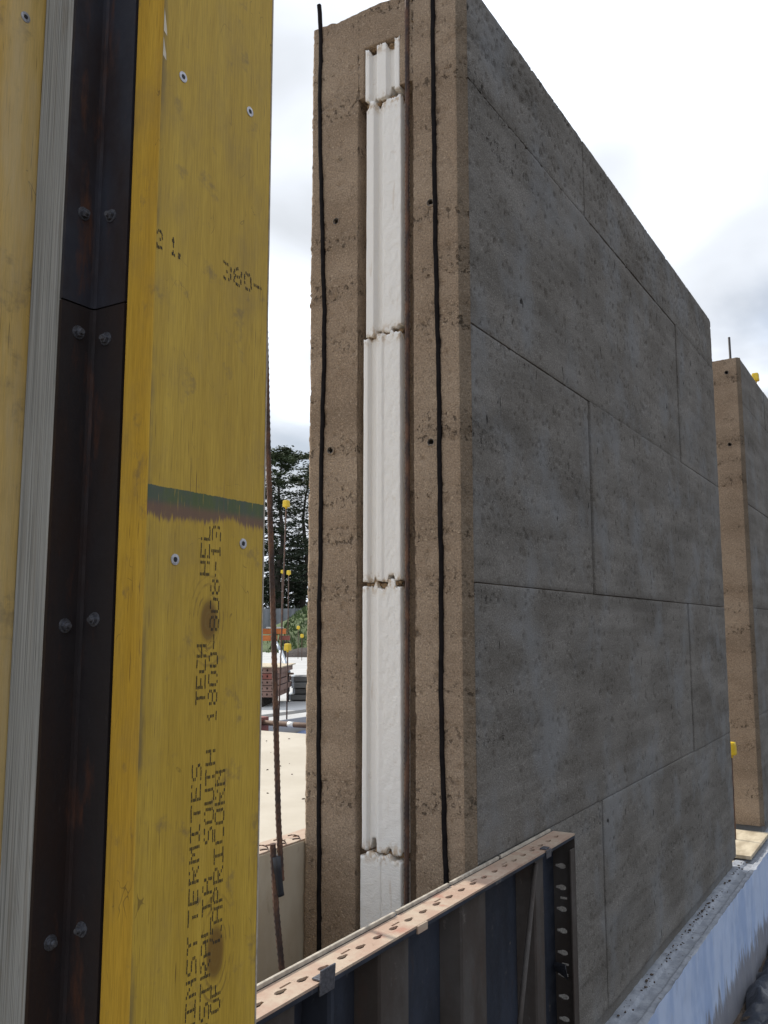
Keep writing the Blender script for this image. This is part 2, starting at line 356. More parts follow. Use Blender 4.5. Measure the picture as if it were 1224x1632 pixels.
low = m.math('ADD', m.xyz()[2], m.math('MULTIPLY', m.noise(16, 5, .7, (1, 1, .25)), .38)); c = m.mix(m.math('MULTIPLY', m.rng(low, -.1, -.17), .8), c, (.17, .15, .135))
dk = m.math('MULTIPLY', m.rng(m.noise(38, 4, .6, (1, 1, .18), (3, 1, 2)), .6, .72), .5); c = m.mix(dk, c, (.40, .44, .53)); m.color(c); m.bump(m.noise(60, 4, .6, (1, 1, .3)), .35, .003); M['footing_skylit_white'] = m.m
m = NM('ledge_concrete', .9); c = m.mix(m.rng(m.noise(18, 5, .65), .35, .65), (.25, .27, .31), (.36, .385, .43)); c = m.mix(m.rng(m.noise(60, 5, .7, (1, 1, 1), (2, 2, 2)), .6, .7), c, (.11, .095, .08)); m.color(c); m.bump(m.noise(90, 4), .5, .004); M['ledge_concrete'] = m.m
simple('soil', (.085, .062, .045), .95, var=.35, scale=14, bump=.8, bd=.02)
simple('soil_dark', (.035, .027, .022), .95, var=.35, scale=3, bump=.9, bd=.05)
simple('grass_ground', (.05, .072, .022), .95, var=.4, scale=.8, bump=.8, bd=.05)
simple('grass_blade', (.06, .095, .026), .8, var=.4, scale=2)
simple('fence_grey', (.20, .21, .23), .6, .1, var=.12, scale=2)
simple('bark', (.06, .05, .042), .95, var=.3, scale=6, bump=.6, bd=.02)
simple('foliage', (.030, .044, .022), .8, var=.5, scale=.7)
simple('foliage_lit_top', (.05, .068, .03), .8, var=.4, scale=.7)  # paler copy for the crown tops, daylight put into the colour
simple('orange_paint', (.52, .16, .035), .6, var=.2, scale=5)
simple('oxide_red', (.22, .075, .055), .7, var=.25, scale=6)
simple('panel_pinkish', (.24, .15, .12), .75, var=.25, scale=6)
simple('plank_grey', (.13, .13, .125), .85, var=.25, scale=4, sc=(.3, .3, 2))
simple('galvanised', (.38, .42, .46), .45, .5, var=.15, scale=10)
simple('pipe_rust', (.12, .07, .045), .75, var=.3, scale=8)
simple('white_tape', (.7, .7, .68), .6)
simple('blue_plastic', (.14, .19, .33), .35, var=.25, scale=5, bump=.4, bd=.02)
simple('black_plastic', (.045, .05, .062), .35, var=.3, scale=8, bump=.6, bd=.01)
simple('hose', (.02, .02, .022), .5)
simple('stone', (.26, .25, .24), .9, var=.3, scale=20)
simple('sheet_timber', (.50, .41, .28), .85, var=.28, scale=9, sc=(2, .6, 1), c2=(.60, .52, .38))
simple('hole_dark', (.03, .026, .023), .9)
simple('hole_liner', (.09, .08, .07), .7)

# ------------------------------------------------------------------ setting
SLAB = -.05
def ground():
    n = 70; xs = np.concatenate([-np.geomspace(400, .6, n), np.linspace(-.5, .9, 15), np.geomspace(1, 400, 40)])
    ys = np.concatenate([-np.geomspace(300, 4, 20), np.linspace(-3.5, 6, 40), np.geomspace(6.3, 600, n)])
    X, Y = np.meshgrid(xs, ys, indexing='ij')
    F = np.array([-math.sin(RZ), math.cos(RZ)]); Rr = np.array([math.cos(RZ), math.sin(RZ)])
    dep = (X - CAM.x) * F[0] + (Y - CAM.y) * F[1]; lat = (X - CAM.x) * Rr[0] + (Y - CAM.y) * Rr[1]
    Z = -.47 + .04 * (fbm(X * 2, Y * 2, 3) - .5) + .03 * (fbm(X * 9, Y * 9, 5) - .5)
    k = np.clip((dep - 37) / 10, 0, 1); Z = Z * (1 - k) + k * (-.1 + .3 * (fbm(X * .3, Y * .3, 9) - .5))
    bank = np.clip((dep - 38) / 14, 0, 1); bank = bank * bank * (3 - 2 * bank); side = 1 / (1 + np.exp(-(lat + 5.6) / .55))
    Z = Z + bank * side * 2.6
    o = gridmesh('ground', X, Y, Z, M['soil'], None); tag(o, kind='structure')
    g = o.data; g.materials.append(M['grass_ground'])
    cx = np.empty(len(g.polygons) * 3); g.polygons.foreach_get('center', cx); cx = cx.reshape(-1, 3)
    dp = (cx[:, 0] - CAM.x) * F[0] + (cx[:, 1] - CAM.y) * F[1]
    g.polygons.foreach_set('material_index', (dp > 36.5).astype(np.int32))
    return F, Rr
F2, R2 = ground()
def bgp(lat, dep): return (CAM.x + F2[0] * dep + R2[0] * lat, CAM.y + F2[1] * dep + R2[1] * lat)

tag(box('concrete_slab', -26, -.02, -5, 6.22, -.6, SLAB, M['slab_concrete'], bev=.008), kind='structure')
tag(box('concrete_slab', -48, -6.72, 6.6, 44, -.6, SLAB, M['pale_concrete'], bev=.008), kind='structure')
tag(box('footing_beam', -6.56, -6.2, 6.235, 30, -.6, -.07, M['pale_concrete'], bev=.008), kind='structure')
tag(box('footing_beam', -5.2, -4.9, 8.8, 30, -.6, -.09, M['pale_concrete'], bev=.008), kind='structure')
# trench lined with blue plastic
xs = np.linspace(-6.15, .05, 120); ys = np.linspace(6.24, 14, 120); X, Y = np.meshgrid(xs, ys, indexing='ij')
tag(gridmesh('plastic_membrane', X, Y, -.30 + .10 * fbm(X * 2.2, Y * 2.2, 4) + .03 * fbm(X * 9, Y * 9, 6), M['blue_plastic'], None), 'crumpled blue plastic membrane lining the trench behind the slab', 'membrane')
# raised footing edge: face (uneven) and ledge
ys = np.linspace(-5, 14, 900); zs = np.linspace(-.62, -.045, 60)
Y, Z = np.meshgrid(ys, zs, indexing='ij')
Xf = .085 + .010 * (fbm(Y * 5, Z * 5, 11) - .5) + .006 * (fbm(Y * 30, Z * 12, 12) - .5) + .012 * np.clip((-.3 - Z) / .3, 0, 1) + .004 * (fbm(Y * 40, 0 * Z, 14) - .5)
Zf = Z + np.where(Z > -.06, .014 * (fbm(Y * 3.5, 0 * Y, 13) - .5) + .012 * (fbm(Y * 25, 0 * Y, 15) - .5), 0)
foot = gridmesh('footing', Xf, Y, Zf, M['footing_skylit_white'], None); tag(foot, kind='structure')
xs = np.linspace(-.03, .0855, 26); X, Y = np.meshgrid(xs, ys, indexing='ij')
led = -.046 + .010 * (fbm(X * 30, Y * 30, 21) - .5) + .014 * np.clip(.02 - X, 0, 1) + np.where(X > .06, .006 * (fbm(Y * 25, 0 * Y, 15) - .5), 0) - .009 * ((X > .02) & (X < .06))
led[-1] = Zf[:, -1]; 
gridmesh('ledge', np.where(np.arange(26)[:, None] == 25, Xf[:, -1][None, :], X), Y, led, M['ledge_concrete'], foot, flip=True)

# ------------------------------------------------------------------ rammed earth walls
def pits(u, v, n, ub, vb, seed, r0=.002, r1=.008, dep=.0035):
    """random voids: returns depth field on grid u(nu,1), v(1,nv)"""
    rs = np.random.RandomState(seed); D = np.zeros((len(u), len(v)))
    for _ in range(n):
        a = rs.uniform(*ub); b = rs.uniform(*vb); r = rs.uniform(r0, r1) * (1 if rs.rand() < .85 else 1.6); sv = rs.uniform(.7, 1.7)
        i0, i1 = np.searchsorted(u, [a - r, a + r]); j0, j1 = np.searchsorted(v, [b - r * sv, b + r * sv])
        if i1 <= i0 or j1 <= j0: continue
        q = 1 - ((u[i0:i1, None] - a) / r) ** 2 - ((v[None, j0:j1] - b) / (r * sv)) ** 2
        D[i0:i1, j0:j1] = np.maximum(D[i0:i1, j0:j1], np.clip(q, 0, 1) ** .5 * dep * rs.uniform(.5, 1.2))
    return D
LAY = [0]; rs_ = np.random.RandomState(3)
while LAY[-1] < 2.8: LAY.append(LAY[-1] + rs_.uniform(.10, .16))
def coarse(u, z, seed):
    """0..1: coarse stony zone near the bottom of each rammed layer"""
    zz_ = z + .03 * (fbm(u * 4, z * 0 + seed, seed, 3) - .5) + .008 * (vn(u * 40, z * 0, seed + 1) - .5)
    L = np.array(LAY); k = np.clip(np.searchsorted(L, zz_) - 1, 0, len(L) - 2); fr = (zz_ - L[k]) / (L[k + 1] - L[k])
    st = _h(k, k * 0, seed + 5)
    return np.clip((1 - fr / .6), 0, 1) ** .8 * (.15 + .85 * st) * np.clip(fbm(u * 9, z * 9, seed + 9) * 2.6 - .6, 0, 1.2)

def wall_core(parent, x0, x1, y0, y1, H, slot, name='core', seed=1, right_inset=.011, foam_x=None, bores=()):
    """displaced shell: left face, end face (with key slot), chamfer, right core"""
    P = []   # x, y, nx, ny, amp, u
    def run(a, b, step, nrm, amp):
        L = math.hypot(b[0] - a[0], b[1] - a[1]); k = max(1, int(L / step))
        for i in range(k + 1):
            q = (a[0] + (b[0] - a[0]) * i / k, a[1] + (b[1] - a[1]) * i / k, nrm[0], nrm[1], amp)
            if i == 0 and P and math.hypot(P[-1][0] - q[0], P[-1][1] - q[1]) < 1e-5:
                o_ = P[-1]; P[-1] = (q[0], q[1], (o_[2] + q[2]) / 2, (o_[3] + q[3]) / 2, (o_[4] + amp) / 2); continue
            P.append(q)
    ch = .02
    run((x0, y1), (x0, y0 + .006), .03, (-1, 0), 1)
    run((x0 + .001, y0 + .0045), (x0 + .006, y0), .003, (-.7, -.7), 1.5)
    if slot:
        run((x0 + .010, y0), (slot[0], y0), .005, (0, -1), 1)
        s0 = len(P); run((slot[0], y0 + .0005), (slot[0], y0 + slot[2]), .009, (1, 0), .7)
        run((slot[0], y0 + slot[2]), (slot[1], y0 + slot[2]), .006, (0, -1), 1)
        run((slot[1], y0 + slot[2]), (slot[1], y0 + .0005), .009, (-1, 0), .7); s1 = len(P)
        run((slot[1], y0), (x1 - ch, y0), .005, (0, -1), 1)
    else:
        s0 = s1 = 0; run((x0 + .010, y0), (x1 - ch, y0), .006, (0, -1), 1)
    run((x1 - ch, y0), (x1, y0 + ch), .005, (.7, -.7), 1)
    run((x1, y0 + ch + .0006), (x1 - right_inset, y0 + ch + .0012), .02, (0, 0), 0)
    run((x1 - right_inset, y0 + ch + .0015), (x1 - right_inset, y1), .1, (1, 0), 0)
    run((x1 - right_inset, y1), (x0, y1), .05, (0, 1), 0)
    P = np.array(P); nP = len(P)
    zs = np.linspace(0, H, int(H / .006))
    if slot: zs = np.sort(np.concatenate([zs, [slot[3] - .0005, slot[3]]]))
    # arclength
    u = np.concatenate([[0], np.cumsum(np.hypot(np.diff(P[:, 0]), np.diff(P[:, 1])))]); u = u + np.arange(nP) * 1e-6
    U, Z = np.meshgrid(u, zs, indexing='ij')
    ro = coarse(U, Z, seed)
    D = .0020 * (fbm(U * 30, Z * 30, seed, 3) - .5) + (.0012 + .0045 * ro) * (vn(U * 140, Z * 140, seed + 3) - .5) + .003 * (fbm(U * 4, Z * 4, seed + 2, 3) - .5)
    D -= pits(u, zs, 1100, (2.8, 3.5), (0, H), seed + 4, .0025, .0065, .004)
    lay = np.array(LAY)
    D *= P[:, 4:5]
    X = P[:, 0:1] + P[:, 2:3] * D; Y = P[:, 1:2] + P[:, 3:4] * D; X = X + 0 * Z; Y = Y + 0 * Z
    if slot:
        up = zs >= slot[3]
        for i in range(s0, s1):   # above the key the face is flush
            xx = P[i, 0]; dd = np.interp(xx, [P[s0 - 1, 0], P[s1, 0]], [0, 1]); Y[i, up] = y0 - (D[s0 - 1, up] * (1 - dd) + D[s1, up] * dd) - 4 * dd * (1 - dd) * .0015 * (vn(np.full(up.sum(), xx * 150), zs[up] * 150, seed) - .5)
            if foam_x and foam_x[0] < xx < foam_x[1]: Y[i, up & (zs < foam_x[2])] = y0 + slot[2]
    Zt = Z.copy()
    Zt[:, -1] += .006 * (fbm(u * 14, u * 0, seed + 7) - .5) + .003 * (vn(u * 70, u * 0, seed + 8) - .5)
    o = gridmesh(name, X, Y, Zt, M['earth_end'], parent, ro, flip=True)
    o.data.materials.append(M['earth_chamfer_shaded'])
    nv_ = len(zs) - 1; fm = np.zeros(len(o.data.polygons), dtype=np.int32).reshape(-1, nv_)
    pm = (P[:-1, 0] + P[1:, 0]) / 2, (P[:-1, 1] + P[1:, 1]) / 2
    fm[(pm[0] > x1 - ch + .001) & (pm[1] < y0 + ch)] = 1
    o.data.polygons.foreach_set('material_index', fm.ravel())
    if bores:
        bm = bmesh.new(); bm.from_mesh(o.data); kill = []
        for f_ in bm.faces:
            c0_ = f_.calc_center_median()
            if abs(c0_.y - y0) < .01 and any((c0_.x - a) ** 2 + (c0_.z - b) ** 2 < r * r for a, b, r in bores): kill.append(f_)
        bmesh.ops.delete(bm, geom=kill, context='FACES'); bm.to_mesh(o.data); bm.free()
    # top cap: strips between left and right
    n = 40
    xs = np.linspace(x0 + .004, x1 - .013, n); ys = np.linspace(y0 + .005, y1 - .004, 120)
    A, B = np.meshgrid(xs, ys, indexing='ij')
    gridmesh('top', A, B, H - .003 + .006 * (fbm(A * 20, B * 20, seed + 11) - .5), M['earth_end'], parent, np.full(A.shape, .6))
    return o

def face_panel(parent, x, y0, y1, z0, z1, seed, off=0.0, step=.006, pit=500, gu=.0032):
    """one shutter-imprinted panel of the long face, with its own arrises and depth"""
    g = .0011
    us = np.linspace(y0 + gu, y1 - gu, max(2, int((y1 - y0) / step))); vs = np.linspace(z0 + g, z1 - g, max(2, int((z1 - z0) / step)))
    us = np.concatenate([[us[0], us[0], us[0] + .0015], us[1:-1], [us[-1] - .0015, us[-1], us[-1]]]); vs = np.concatenate([[vs[0], vs[0], vs[0] + .0015], vs[1:-1], [vs[-1] - .0015, vs[-1], vs[-1]]])
    Y, Z = np.meshgrid(us, vs, indexing='ij')
    ro = coarse(Y * .55 + seed * .1, Z, seed) * np.clip(fbm(Y * 1.7, Z * 2.2, seed + 21) * 2.4 - .55, .1, 1.2)
    near = np.clip(1 - Y / .7, 0, 1); ro = np.clip(ro * (.6 + .7 * near), 0, 1.3)
    D = .0016 * (fbm(Y * 20, Z * 20, seed, 3) - .5) + (.0006 + .0028 * ro) * (vn(Y * 130, Z * 130, seed + 3) - .5) + .003 * (fbm(Y * 1.5, Z * 1.5, seed + 2, 2) - .5)
    D -= pits(us, vs, pit, (y0, y1), (z0, z1), seed + 4, .002, .007, .006)
    ex = np.minimum(Y - us[0], us[-1] - Y); ez = np.minimum(Z - vs[0], vs[-1] - Z); ed = np.minimum(ex, ez)
    D -= .0018 * np.clip(1 - ed / (.006 + .010 * fbm(Y * 12, Z * 12, seed + 6)), 0, 1) ** 2
    X = x + off + D
    X[0, :] = X[-1, :] = x - .0108; X[:, 0] = X[:, -1] = x - .0108
    return gridmesh('panel', X, Y, Z, M['earth_face'], parent, ro)

H = 2.67
wall = thing('rammed_earth_wall', (-.22, 1.45, SLAB), 'tall brown rammed earth wall with white foam core and black strips on its end', 'wall', 'rammed earth walls')
HOLES = ((-.364, 2.117), (-.092, 2.097), (-.376, 1.524), (-.095, 1.514)); HOLES2 = ((-.061, 2.589), (-.064, 2.155))
SLOT = (-.298, -.139, .045, 2.428)
wall_core(wall, -.445, 0, 0, 2.90, H, SLOT, seed=1, foam_x=(-.2755, -.1765, 2.560), bores=[(a, b, .0075) for a, b in HOLES])
sd_ = 40
for (z0, z1, cuts, offs) in ((0, .582, (.02, .886, 2.90), (-.001, .001)), (.582, 1.190, (.02, 2.112, 2.90), (0, .0025)), (1.190, 1.792, (.02, .874, 2.90), (-.0025, .0025)), (1.792, 2.404, (.02, 2.10, 2.90), (-.001, .0025)), (2.404, H - .002, (.02, .888, 2.90), (-.001, .0015))):
    for a, b, of in zip(cuts, cuts[1:], offs):
        sd_ += 7; face_panel(wall, 0, a, b, z0, z1, sd_, of, pit=int(420 * (b - a)), gu=.0055 if .5 < z0 < 1.3 else .0036)
box('kicker', -.430, -.016, .02, 2.885, SLAB, .004, M['earth_face'], wall, bev=.004)

# polystyrene core blocks in the key
def foam(z0, z1, prof, x0, x1, seed, tops, bots, parent):
    """prof: list of (fraction, y, rough); tops/bots: lists of (fraction, dz) steps"""
    fr = []; 
    for (a, ya, ra), (b, yb, rb) in zip(prof, prof[1:]):
        k = max(1, int((b - a) * (x1 - x0) / .0035))
        for i in range(k): t = i / k; fr.append((a + (b - a) * t, ya + (yb - ya) * t, ra))
    fr.append(prof[-1]); fr = [(0, .05, 0)] + fr + [(1, .05, 0)]
    fr = np.array(fr); u = x0 + fr[:, 0] * (x1 - x0); n = len(u); zs = np.linspace(0, 1, max(6, int((z1 - z0) / .006)))
    def steps(lst):
        r = np.zeros(n)
        for f0, dz in lst: r = np.where(fr[:, 0] >= f0, dz * .75, r)
        return r
    zt = z1 + steps(tops); zb = z0 + steps(bots); rs = np.random.RandomState(seed)
    zt = zt + rs.uniform(-.0025, .0025, n); zb = zb + rs.uniform(-.0025, .0025, n)
    Z = zb[:, None] + (zt - zb)[:, None] * zs[None]; X = u[:, None] + .0010 * (fbm(Z * 20, Z * 0 + seed, seed) - .5); Y = fr[:, 1:2] + 0 * Z
    Y = Y - fr[:, 2:3] * .0030 * (fbm(X * 120, Z * 95, seed, 3) - .5) - .0006 * (fbm(X * 40, Z * 40, seed + 2) - .5)
    # closing returns at the top and bottom
    X = np.concatenate([X[:, :1], X, X[:, -1:]], 1); Z = np.concatenate([Z[:, :1], Z, Z[:, -1:]], 1); Y = np.concatenate([np.maximum(Y[:, :1], .05), Y, np.maximum(Y[:, -1:], .05)], 1)
    return gridmesh('insulation_block', X, Y, Z, M['polystyrene'], parent)
y_ = -.001
P_top = [(0, y_, 0), (.13, y_, 0), (.15, .010, 0), (.30, .012, 0), (.34, y_, 0), (.62, y_, 0), (.65, .012, 0), (.84, .012, 0), (.86, y_, 0), (1, y_, 0)]
P_b2 = [(0, y_, .1), (.23, y_ - .001, .1), (.27, .011, .1), (.40, .010, .3), (.46, .003, 1), (1, .002, 1)]
P_b3 = [(0, y_, .1), (.13, y_, .1), (.15, .009, .1), (.30, .009, .1), (.36, .001, .1), (.51, .001, .2), (.53, .003, 1), (1, .002, 1)]
P_b4 = [(0, y_, .1), (.13, y_, .1), (.15, .007, .2), (.33, .007, .2), (.40, .001, .3), (.5, .003, 1), (1, .002, .9)]
P_b5 = [(0, y_, .4), (.2, .000, .7), (.5, .001, .6), (.51, .003, .6), (.53, .000, .6), (1, .002, .6)]
J = [2.402, 1.795, 1.192, .585]
foam(J[0] + .012, 2.556, P_top, -.276, -.176, 1, [(0, 0), (.13, -.016), (.34, .002), (.62, -.010), (.86, .004)], [(0, 0), (.13, -.010), (.22, .012), (.34, -.006), (.62, .004), (.66, .034), (.84, .008)], wall)
foam(J[1] + .004, J[0], P_b2, -.272, -.174, 2, [(0, -.016), (.04, -.008), (.08, .012), (.2, .006), (.28, -.016), (.36, -.004), (.6, .002), (.9, .006)], [(0, -.006), (.12, -.008), (.24, .014), (.36, .002), (.6, -.001), (.7, .012), (.9, .02)], wall)
foam(J[2] + .004, J[1] - .004, P_b3, -.279, -.178, 3, [(0, -.002), (.2, .002), (.36, .010), (.6, .004), (.72, .014), (.8, .006)], [(0, 0), (.26, .016), (.34, .004), (.5, .0), (.66, .022), (.82, .004)], wall)
foam(J[3] + .004, J[2] - .005, P_b4, -.280, -.178, 4, [(0, -.003), (.28, .012), (.4, -.010), (.58, -.002), (.66, .018), (.84, -.005)], [(0, 0), (.14, .002), (.2, .034), (.36, -.004), (.64, .010), (.78, -.006)], wall)
foam(.005, J[3] - .004, P_b5, -.284, -.179, 5, [(0, -.010), (.16, .004), (.38, -.008), (.5, -.002), (.64, .004), (.76, -.012)], [(0, 0)], wall)
# earth squeezed in the joints between blocks
for j, (k, zj) in enumerate(((0, J[0]), (1, J[1]), (2, J[2]), (3, J[3]), (4, 2.552))):
    rs = np.random.RandomState(70 + j); bm = bmesh.new()
    for a in np.linspace(-.272, -.182, 9):
        s = rs.uniform(.004, .008); r = bmesh.ops.create_icosphere(bm, subdivisions=2, radius=1)
        ce = Vector((a + rs.uniform(-.003, .003), .014 + rs.uniform(-.003, .004), zj + rs.uniform(-.006, .008)))
        for v in r['verts']: v.co = ce + Vector((v.co.x * s * 1.3, v.co.y * s, v.co.z * s)) * (1 + .35 * (rs.rand() - .5))
    from_bm('joint_mortar', bm, M['foam_dirt'], wall)
# dug-out pockets above the top block
# black sealing strips down the end face
def strip(pts, parent, w_=.0052, t=.004):
    P = []
    pts = [np.array(p) for p in pts]
    for a, b in zip(pts, pts[1:]):
        k = max(1, int(abs(a[1] - b[1]) / .02)); P += [a + (b - a) * i / k for i in range(k)]
    P.append(pts[-1]); v = []; f = []
    for i, p in enumerate(P):
        wob = .0006 * math.sin(p[1] * 37) + .0005 * math.sin(p[1] * 91)
        for (dx, dy) in ((-w_, .002), (-w_, -t), (-w_ * .5, -t - .0012), (w_ * .5, -t - .0012), (w_, -t), (w_, .002)): v.append((p[0] + dx + wob, dy, p[1]))
    for i in range(len(P) - 1):
        for k in range(5): f.append((i * 6 + k, i * 6 + k + 1, i * 6 + 7 + k, i * 6 + 6 + k))
    f.append((0, 1, 2, 3, 4, 5)); f.append(tuple(range(len(P) * 6 - 1, len(P) * 6 - 7, -1)))
    return mk('sealing_strip', v, f, M['black_rubber'], parent)
strip([(-0.424, 2.741), (-0.417, 2.664), (-0.417, 2.597), (-0.418, 2.445), (-0.413, 2.272), (-0.407, 2.144), (-0.404, 2.047), (-0.397, 1.885), (-0.397, 1.738), (-0.401, 1.572), (-0.403, 1.397), (-0.402, 1.288), (-0.405, 1.131), (-0.402, 0.794), (-0.397, 0.469), (-0.397, 0.344), (-.396, .01)], wall)
strip([(-.081, 2.66), (-0.081, 2.621), (-0.081, 2.418), (-0.08, 2.259), (-0.079, 2.14), (-0.078, 1.973), (-0.075, 1.806), (-0.072, 1.65), (-0.072, 1.373), (-0.070, 1.218), (-0.073, 0.933), (-0.072, 0.844), (-0.069, 0.72), (-0.066, 0.598), (-0.065, 0.546), (-.063, .01)], wall)
tube('reinforcing_bar', [(-.152, -.004, 2.86), (-.1535, -.002, 2.4), (-.160, .004, 1.38), (-.166, .004, .49), (-.168, .004, .0)], .0056, M['rebar_rust'], wall, n=8, rib=.16)
def tie_hole(x, z, parent, r=.0068, y=-.001):
    v = []; f = []; n = 14
    R_ = r * 1.75
    prof = ((R_, y + .004), (R_ * .98, y - .0002), (r * 1.3, y - .0012), (r * 1.05, y - .0004), (r, y + .002), (r * .97, y + .07))
    for q, (rr, yy) in enumerate(prof):
        for k in range(n):
            t = 2 * math.pi * k / n; jt = 1 + (.12 * math.sin(3 * t + x * 90) + .08 * math.sin(5 * t + z * 50) if q < 2 else 0)
            v.append((x + rr * jt * math.cos(t), yy, z + rr * jt * math.sin(t)))
    for q in range(len(prof) - 1):
        for k in range(n): f.append((q * n + k, q * n + (k + 1) % n, (q + 1) * n + (k + 1) % n, (q + 1) * n + k))
    f.append(tuple(range((len(prof) - 1) * n, len(prof) * n)))
    o = mk('tie_hole', v, f, M['earth_end'], parent); o.data.materials.append(M['hole_liner'])
    for k, pl in enumerate(o.data.polygons): pl.material_index = 1 if k >= 2 * n else 0
for x, z in HOLES: tie_hole(x, z, wall)

# second wall in line beyond the gap
wall2 = thing('rammed_earth_wall', (-.2, 5, SLAB), 'rammed earth wall beyond the gap, with a plain narrow end without foam', 'wall', 'rammed earth walls')
Y2 = 3.66; X2 = .015
wall_core(wall2, X2 - .445, X2, Y2, 8.2, H, None, seed=31, bores=[(a, b, .010) for a, b in HOLES2])
for (z0, z1, cuts, offs) in ((0, .6, (.02, 1.2, 2.4, 4.54), (0, .001, 0)), (.6, 1.2, (.02, 2.1, 4.54), (.002, 0)), (1.2, 1.8, (.02, .9, 4.54), (0, .002)), (1.8, 2.4, (.02, 2.1, 4.54), (.002, 0)), (2.4, H - .002, (.02, .9, 4.54), (0, .002))):
    for a, b, of in zip(cuts, cuts[1:], offs):
        sd_ += 7; face_panel(wall2, X2, Y2 + a, Y2 + b, z0, z1, sd_, of, step=.014, pit=int(200 * (b - a)))
box('kicker', X2 - .430, X2 - .016, Y2 + .02, 8.19, SLAB, .004, M['earth_face'], wall2, bev=.004)
for x, z in HOLES2: tie_hole(x, z, wall2, .0095, Y2 - .001)
tube('reinforcing_bar', [(-.056, 3.8, 2.5), (-.060, 3.8, 2.845)], .007, M['rebar_dark'], wall2, n=8)
def rebar_cap(x, y, z, parent, s=1.0):
    bm = bmesh.new()
    bm_box(bm, x - .027 * s, x + .027 * s, y - .027 * s, y + .027 * s, z - .034 * s, z + .034 * s, .011 * s)
    for v in bm.verts:
        k = 1 - .07 * (v.co.z - z) / (.034 * s); v.co.x = x + (v.co.x - x) * k; v.co.y = y + (v.co.y - y) * k
    r = bmesh.ops.create_cone(bm, segments=10, radius1=.010 * s, radius2=.012 * s, depth=.016 * s, cap_ends=True)
    for v in r['verts']: v.co += Vector((x, y, z - .040 * s))
    return from_bm('safety_cap', bm, M['yellow_plastic'], parent)
def starter_bar(p0, p1, r, label, group=None, cap=1.0, mat='rebar_rust', n=6):
    t = thing('starter_bar', p0, label, 'rebar', group)
    tube('bar', [p0, p1], r, M[mat], t, n=n)
    if cap: rebar_cap(p1[0], p1[1], p1[2], t, cap)
    return t
G = 'yellow capped starter bars'
starter_bar((-.2, 5.78, 2.3), (-.2, 5.78, 3.10), .008, 'yellow capped bar rising out of the top of the plain ended wall', G)
starter_bar((-.086, 3.36, SLAB), (-.086, 3.36, .448), .007, 'short yellow capped bar standing in the gap between the two earth walls', G)
# loose timber sheet and grit lying in the gap
o = box('timber_sheet', -.42, .045, 3.03, 3.62, SLAB + .012, SLAB + .030, M['sheet_timber'], None, bev=.003)
tag(o, 'pale timber sheet lying on the slab between the two walls', 'timber')

# ------------------------------------------------------------------ outer steel form panel
PY0, PY1, PT = -.93, .452, .575
pan = thing('steel_form_panel', (.03, -.24, SLAB), 'dark ribbed steel form panel with slotted pinkish top rail, leaning on the wall face', 'form panel', 'steel form panels')
def keyhole(a, b, sa, sb, n=7):
    """keyhole slot centred at a,b in plate coordinates; round head and narrow tail"""
    pts = []
    for k in range(n + 1):
        t = math.pi * (.22 + 1.56 * k / n); pts.append((a + sa * math.cos(t) * .62 + 0 * sa, b + sb * math.sin(t)))
    pts.append((a + sa * .95, b - sb * .38)); pts.append((a + sa * .95, b + sb * .38))
    return pts
holes = []
k = 0; yy = -.923 + .0052
ys_ = [-.767 + .0527 * i for i in range(-2, 23)]
for i, yv in enumerate(ys_):
    if yv > PY1 - .03 or yv < PY0 + .02: continue
    holes.append(keyhole(yv, .037, .0165, .0060))
for i in range(7):
    yv = -.690 + .1575 * i
    if yv < PY1 - .02: holes.append([(yv - .013, .0265), (yv + .013, .0265), (yv + .013, .0305), (yv - .013, .0305)])
# local (a=y, b=x): map to world
T = Matrix(((0, 1, 0, 0), (1, 0, 0, 0), (0, 0, 1, PT), (0, 0, 0, 1)))
plate('top_rail', [(PY0, .008), (PY1, .008), (PY1, .065), (PY0, .065)], holes, .004, M['form_top'], pan, T)
box('face_sheet', .001, .0075, PY0, PY1, SLAB, PT + .001, M['form_navy'], pan, bev=.001)
for a, b in ((-.93, -.757), (-.745, -.338), (-.330, -.125), (-.115, .12), (.13, .44)):
    box('rail_lip', .0005, .0062, a, b, PT + .0018, PT + .0085, M['form_lip'], pan, bev=.0012)
box('rail_edge', .0612, .0652, PY0, PY1, PT - .009, PT - .0025, M['form_navy'], pan, bev=.0008)
box('bottom_rail', .008, .065, PY0, PY1, SLAB + .005, SLAB + .01, M['form_brown'], pan)
# vertical hat ribs
def rib(y0, y1, mat='form_brown'):
    v = []; f = []
    for z in (SLAB + .012, PT - .004):
        for (x, y) in ((.008, y0), (.046, y0 + .012), (.050, y0 + .016), (.050, y1 - .016), (.046, y1 - .012), (.008, y1)): v.append((x, y, z))
    for k in range(5): f.append((k, k + 1, 7 + k, 6 + k))
    f += [(5, 4, 3, 2, 1, 0), (6, 7, 8, 9, 10, 11)]
    return mk('rib', v, f, M[mat], pan)
for a, b in ((-.90, -.68), (-.475, -.352), (-.172, -.035), (.205, .285)): rib(a, b)
rib(-.62, -.58, 'form_navy')
eh = []
for i in range(12):
    zc = .495 - .0518 * i
    if zc > SLAB + .03: eh.append(keyhole(-.030, zc, .0175, .0070))
for i in range(4): zc = .418 - .157 * i; eh.append([(-.042, zc - .003), (-.024, zc - .003), (-.024, zc + .003), (-.042, zc + .003)]) if zc > 0 else None
T = Matrix(((-1, 0, 0, 0), (0, 0, 1, PY1 - .0025), (0, 1, 0, 0), (0, 0, 0, 1)))
plate('end_flange', [(-.008, SLAB + .012), (-.065, SLAB + .012), (-.065, PT - .0025), (-.008, PT - .0025)], eh, .004, M['form_brown'], pan, T)
box('end_lip', .0612, .0652, PY1 - .034, PY1 - .005, SLAB + .012, PT - .032, M['form_brown'], pan, bev=.001)
